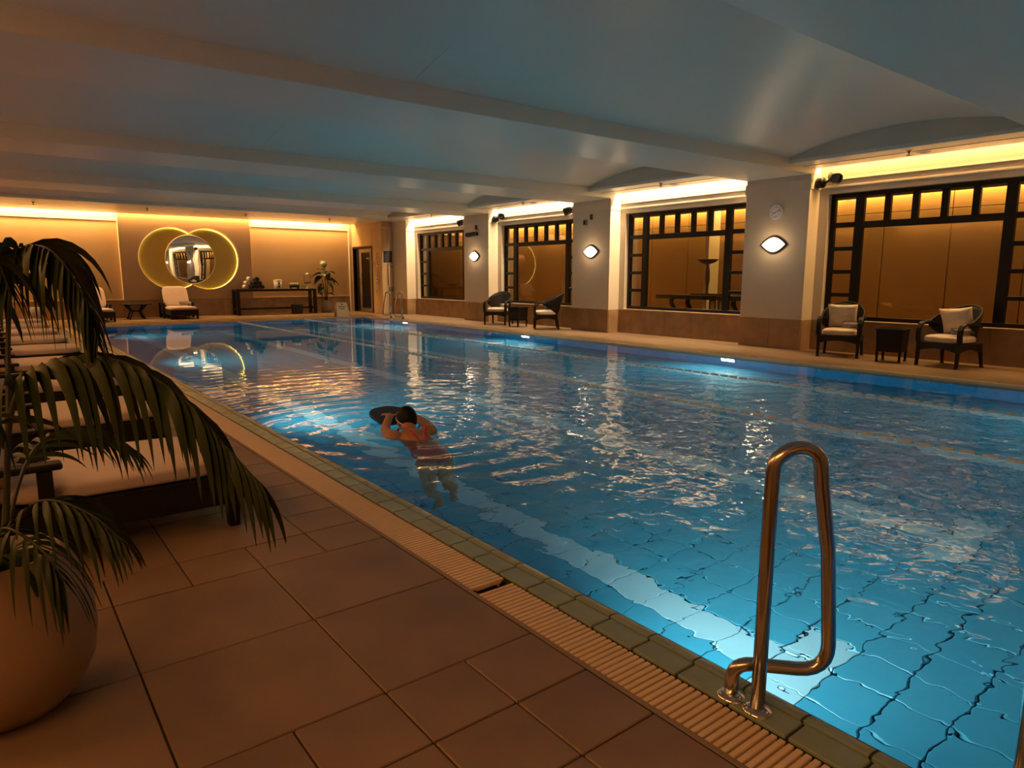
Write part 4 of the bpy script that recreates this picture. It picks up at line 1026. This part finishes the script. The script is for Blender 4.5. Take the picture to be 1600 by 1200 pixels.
def frond(plant, pts, start, nleaf, l0, w0, grav, rs=.008, outv=.9, fwdv=.55, droop0=.0, seedv=1, lenfn=None):
    """a rachis with paired leaflets, each leaflet its own piece"""
    rr = random.Random(seedv); C_ = spline(pts, 60)
    f = MB().tube(C_, [rs*(1-.75*i/60)+.0012 for i in range(61)], 7).build('frond', M_stem, plant)
    for k in range(nleaf):
        t = start+(1-start)*(k+.3)/nleaf; x = t*60; i = min(int(x), 59); p = C_[i].lerp(C_[i+1], x-i)
        d = (C_[min(i+1,60)]-C_[max(i-1,0)]).normalized(); s_ = d.cross(Vector((0,0,1)))
        s_ = s_.normalized() if s_.length > .1 else Vector((1,0,0))
        q = (k+.3)/nleaf
        ll = l0*(lenfn(q) if lenfn else (.55+.9*math.sin(PI*min(1, q*.85+.12))))*rr.uniform(.88,1.1)
        for sg in (-1, 1):
            mb = MB(); dv = s_*sg*outv*(1-.45*q)+d*(fwdv+.9*q)+Vector((0,0,-droop0+rr.uniform(-.08,.10)))
            strap_leaf(mb, p, dv, ll, w0*rr.uniform(.85,1.1)*(1-.45*q), grav*rr.uniform(.85,1.2), side=d)
            mb.build('leaflet', M_leaf, f)
    return f
palm = thing('potted_palm', 'large arching palm in a round beige planter at the front left', 'plant', (0,0,0))
PC = Vector((-.056,2.458,0))
pot = MB().lathe([(0,.0),(.10,.0),(.15,.012),(.205,.065),(.24,.14),(.252,.23),(.247,.32),(.225,.41),(.195,.475),(.178,.50),(.165,.50),(.16,.47),(0,.465)], 48, Matrix.Translation(PC), cap=False)
pot.build('planter', M_pot, palm); MB().lathe([(0,.47),(.162,.468)], 24, Matrix.Translation(PC), cap=False).build('soil', M_soil, palm)
F1 = [(-.022,2.463,.46),(.0,2.53,.66),(.03,2.50,.90),(.085,2.46,1.02),(.186,2.369,1.078),(.311,2.207,1.068),(.421,2.039,.97),(.49,1.937,.855),(.546,1.864,.765)]
F2 = [(-.03,2.50,.46),(.016,2.695,.767),(.06,2.82,1.18),(.10,2.76,1.385),(.155,2.61,1.41),(.195,2.45,1.36),(.228,2.32,1.26),(.243,2.25,1.15)]
def hang(l):
    return lambda q: (1.0 if q < .4 else 1.0-.48*(q-.4)/.6)
frond(palm, F1, .30, 24, .42, .044, 6.5, .009, .46, .45, .0, 3, hang(1))
frond(palm, F2, .38, 21, .36, .044, 6.5, .008, .5, .55, .05, 5, lambda q: 1.0 if q < .35 else 1.0-.62*(q-.35)/.65)
F3 = [(-.05,2.46,.46),(-.03,2.44,.70),(.0,2.36,.90),(-.06,2.27,.96),(-.16,2.20,.90),(-.24,2.15,.80)]
frond(palm, F3, .40, 12, .24, .032, 5.5, .007, .8, .5, .1, 7)
F4 = [(-.03,2.48,.46),(.03,2.60,.66),(.10,2.72,.76),(.20,2.82,.78),(.30,2.88,.74),(.40,2.92,.66)]
frond(palm, F4, .30, 14, .20, .022, 5.0, .006, .8, .6, .1, 9)
F5 = [(-.05,2.46,.46),(.0,2.42,.58),(.06,2.36,.66),(.12,2.30,.67),(.19,2.24,.63),(.25,2.19,.56)]
frond(palm, F5, .22, 13, .19, .026, 5.5, .006, .85, .5, .1, 11)
F6 = [(-.06,2.44,.46),(-.05,2.38,.56),(-.02,2.30,.62),(.02,2.22,.62),(.07,2.15,.57),(.10,2.11,.50)]
frond(palm, F6, .22, 12, .20, .026, 6.0, .006, .85, .5, .1, 13)
F7 = [(-.08,2.50,.46),(-.08,2.62,.80),(-.05,2.70,1.15),(-.0,2.66,1.34),(.04,2.54,1.36),(.06,2.42,1.28)]
frond(palm, F7, .45, 16, .34, .042, 6.0, .007, .6, .5, .1, 15, hang(1))
# short broad leaves that hang over the planter
for k, (a, l_, e) in enumerate(((-100,.26,.35),(-75,.30,.25),(-52,.30,.35),(-30,.30,.4),(-8,.30,.45),(14,.28,.5),(-118,.24,.3),(-64,.26,.6),(-20,.26,.7),(5,.24,.8),(-90,.22,.8))):
    mb = MB(); d = Vector((math.cos(R(a)), math.sin(R(a)), e))
    strap_leaf(mb, PC+Vector((.05*math.cos(R(a)), .05*math.sin(R(a)), .50)), d, l_, .034, 9.0, 10)
    mb.build('leaf', M_leaf, palm)
# feathery plant far behind, at the left of the back wall
fn_ = thing('feathery_plant', 'tall feathery green plant rising behind the palm at the back wall', 'plant', (1.15,23.75,0))
MB().lathe([(0,0),(.16,0),(.20,.42),(.17,.42),(.16,.38),(0,.38)], 24, cap=False).build('planter', M_potg, fn_)
rr = random.Random(3)
for k in range(6):
    a = R(-150+52*k+rr.uniform(-8,8)); h_ = 1.35+.16*(k % 3)
    c, s_ = math.cos(a), math.sin(a)*.4
    C_ = spline([(0,0,.38),(c*.06,s_*.06,1.0),(c*.22,s_*.2,h_+.35),(c*.55,s_*.5,h_+.50),(c*.85,s_*.7,h_+.36)], 24)
    f = MB().tube(C_, [.010*(1-.8*i/24) for i in range(25)], 6).build('frond', M_stem, fn_)
    mb = MB()
    for i in range(9, 24):
        d = (C_[i+1]-C_[i-1]).normalized(); sd = d.cross(Vector((0,0,1))).normalized()
        for sg in (-1,1): strap_leaf(mb, C_[i], sd*sg*.8+d*.5+Vector((0,0,.15)), .20, .030, 2.5, 5, side=d)
    mb.build('foliage', M_ficus, f)

# ================================================================== THE SWIMMER
bd = thing('kickboard', 'dark navy foam kickboard held out in front of the swimmer', 'kickboard', (2.945,5.68,.020), R(-6))
op = [(.175*math.copysign(abs(math.cos(a))**.32, math.cos(a)), .265*math.copysign(abs(math.sin(a))**.36, math.sin(a))) for a in [2*PI*i/40 for i in range(40)]]
op = [(x*(1.0 if y < .05 else 1-.35*((y-.05)/.185)**2), y) for x, y in op]
kb = MB().prism(op, -.018, .018).build('foam_board', M_board, bd, bevel=.008)
kb.rotation_euler = (R(4), R(-4), 0)
def ell(mb, c, rx, ry, rz_, mtx=None, n=18):
    c = Vector(c)
    pr = [(math.sin(PI*i/12), -math.cos(PI*i/12)) for i in range(13)]
    mm = Matrix.Translation(c) @ (mtx or Matrix.Identity(4)) @ Matrix.Diagonal((rx, ry, rz_, 1))
    mb.lathe([(max(r,1e-5), z) for r, z in pr], n, mm, cap=False)
def limb(mb, pts, rs, flat=None): mb.tube(spline(pts, (len(pts)-1)*5), [rs[int(i/5)]*(1-(i%5)/5)+rs[min(int(i/5)+1,len(rs)-1)]*((i%5)/5) for i in range((len(pts)-1)*5+1)], 14, flat=flat)
sw = MB()
S = Vector((2.79,4.99,0))         # between the shoulders
# torso: chest, waist, hips, floating face down and sinking towards the legs
limb(sw, [S+Vector((.00,.07,-.02)), S+Vector((-.01,-.05,-.055)), S+Vector((-.03,-.20,-.105)), S+Vector((-.07,-.36,-.16)), S+Vector((-.11,-.50,-.21)), S+Vector((-.14,-.60,-.25))], [.085,.150,.152,.128,.150,.120], .66)
ell(sw, S+Vector((-.165,.03,-.025)), .070,.075,.062); ell(sw, S+Vector((.165,.0,-.015)), .072,.078,.064)
limb(sw, [S+Vector((0,.03,-.03)), S+Vector((.02,.10,.02)), S+Vector((.035,.15,.055))], [.075,.058,.056])
HC = S+Vector((.045,.175,.085))
ell(sw, HC, .077,.098,.108); ell(sw, HC+Vector((.01,.075,-.05)), .055,.05,.06)            # skull and jaw, facing forward
ell(sw, HC+Vector((.012,.118,-.015)), .014,.020,.022)                                       # nose
ell(sw, HC+Vector((-.079,.005,-.025)), .012,.020,.032); ell(sw, HC+Vector((.079,.0,-.025)), .012,.020,.032)   # ears
ell(sw, HC+Vector((.012,.112,-.055)), .024,.012,.008)                                       # mouth
HL, HR = Vector((2.86,5.50,.052)), Vector((3.02,5.50,.055))
EL, ER = S+Vector((-.125,.25,-.015)), S+Vector((.25,.17,.0))
limb(sw, [S+Vector((-.165,.03,-.02)), EL, Vector((2.77,5.38,.055)), HL], [.055,.043,.034,.024])
limb(sw, [S+Vector((.165,.0,-.01)), ER, Vector((3.05,5.38,.03)), HR], [.056,.046,.034,.024])
for H_, sg in ((HL,-1),(HR,1)):
    ell(sw, H_+Vector((0,.035,-.002)), .036,.046,.017)
    for j, (dx, ln) in enumerate(((-.027,.056),(-.010,.066),(.008,.062),(.025,.048))):
        b = H_+Vector((dx,.068,.0)); limb(sw, [b, b+Vector((dx*.25,ln*.45,.004)), b+Vector((dx*.45,ln*.8,-.006)), b+Vector((dx*.5,ln,-.012))], [.0095,.009,.008,.007])
    b = H_+Vector((-sg*.034,.02,-.002)); limb(sw, [b, b+Vector((-sg*.028,.026,-.004)), b+Vector((-sg*.034,.05,-.010))], [.0115,.0105,.009])
# legs
for sg, kn in ((-1,0),(1,.06)):
    h0 = S+Vector((-.14+sg*.075,-.58,-.245))
    limb(sw, [h0, h0+Vector((-.01,-.05,-.22)), h0+Vector((-.015,-.07,-.42+kn*.3)), h0+Vector((-.02,-.13,-.58+kn)), h0+Vector((-.03,-.20,-.76+kn)), h0+Vector((-.03,-.21,-.79+kn)), h0+Vector((-.035,-.18,-.86+kn))], [.088,.076,.056,.052,.036,.040,.022])
person = sw.build('person', M_skin, weld=False)
tag(person, 'swimmer in a black cap and red swimsuit, arms stretched out over a kickboard', 'person')
rm = person.modifiers.new('remesh', 'REMESH'); rm.mode = 'VOXEL'; rm.voxel_size = .0055; rm.use_smooth_shade = True
smd = person.modifiers.new('smooth', 'SMOOTH'); smd.factor = .5; smd.iterations = 3
# cap, goggle strap, suit
cp = MB()
def capf(u, v):
    a = 2*PI*u; b = v*R(98)
    d = Vector((math.sin(b)*math.cos(a), math.sin(b)*math.sin(a), math.cos(b)))
    tilt = Matrix.Rotation(R(22), 3, 'X'); d = tilt @ d
    return HC+Vector((d.x*.086, d.y*.106, d.z*.116))
cp.grid(capf, 28, 12); cp.build('swim_cap', M_cap, person, weld=True)
def stp(k):
    a = 2*PI*k/40; tl = R(24)
    x, y = .089*math.cos(a), .108*math.sin(a)
    return HC+Vector((x, y*math.cos(tl), -.012+y*math.sin(tl)*.75))
MB().tube([stp(k) for k in range(40)], .0048, 6, closed=True).build('goggle_strap', M_strap, person)
for x in (-.032,.038): gm_ = MB(); ell(gm_, HC+Vector((x+.008,.100,.012)), .026,.016,.018); gm_.build('goggle_lens', M_lens, person)
su = MB(); limb(su, [S+Vector((-.055,-.30,-.138)), S+Vector((-.08,-.40,-.176)), S+Vector((-.11,-.50,-.212)), S+Vector((-.14,-.60,-.25)), S+Vector((-.15,-.64,-.265))], [.138,.142,.158,.130,.10], .68); su.build('swimsuit', M_suit, person)
for sg in (-1, 1): MB().tube(spline([S+Vector((sg*.10,.085,.0)), S+Vector((sg*.105,.03,.050)), S+Vector((sg*.085,-.07,.052)), S+Vector((sg*.04-.03,-.19,.002)), S+Vector((-.055+sg*.03,-.31,-.045))], 20), .011, 6, flat=.5).build('shoulder_strap', M_suit, person)
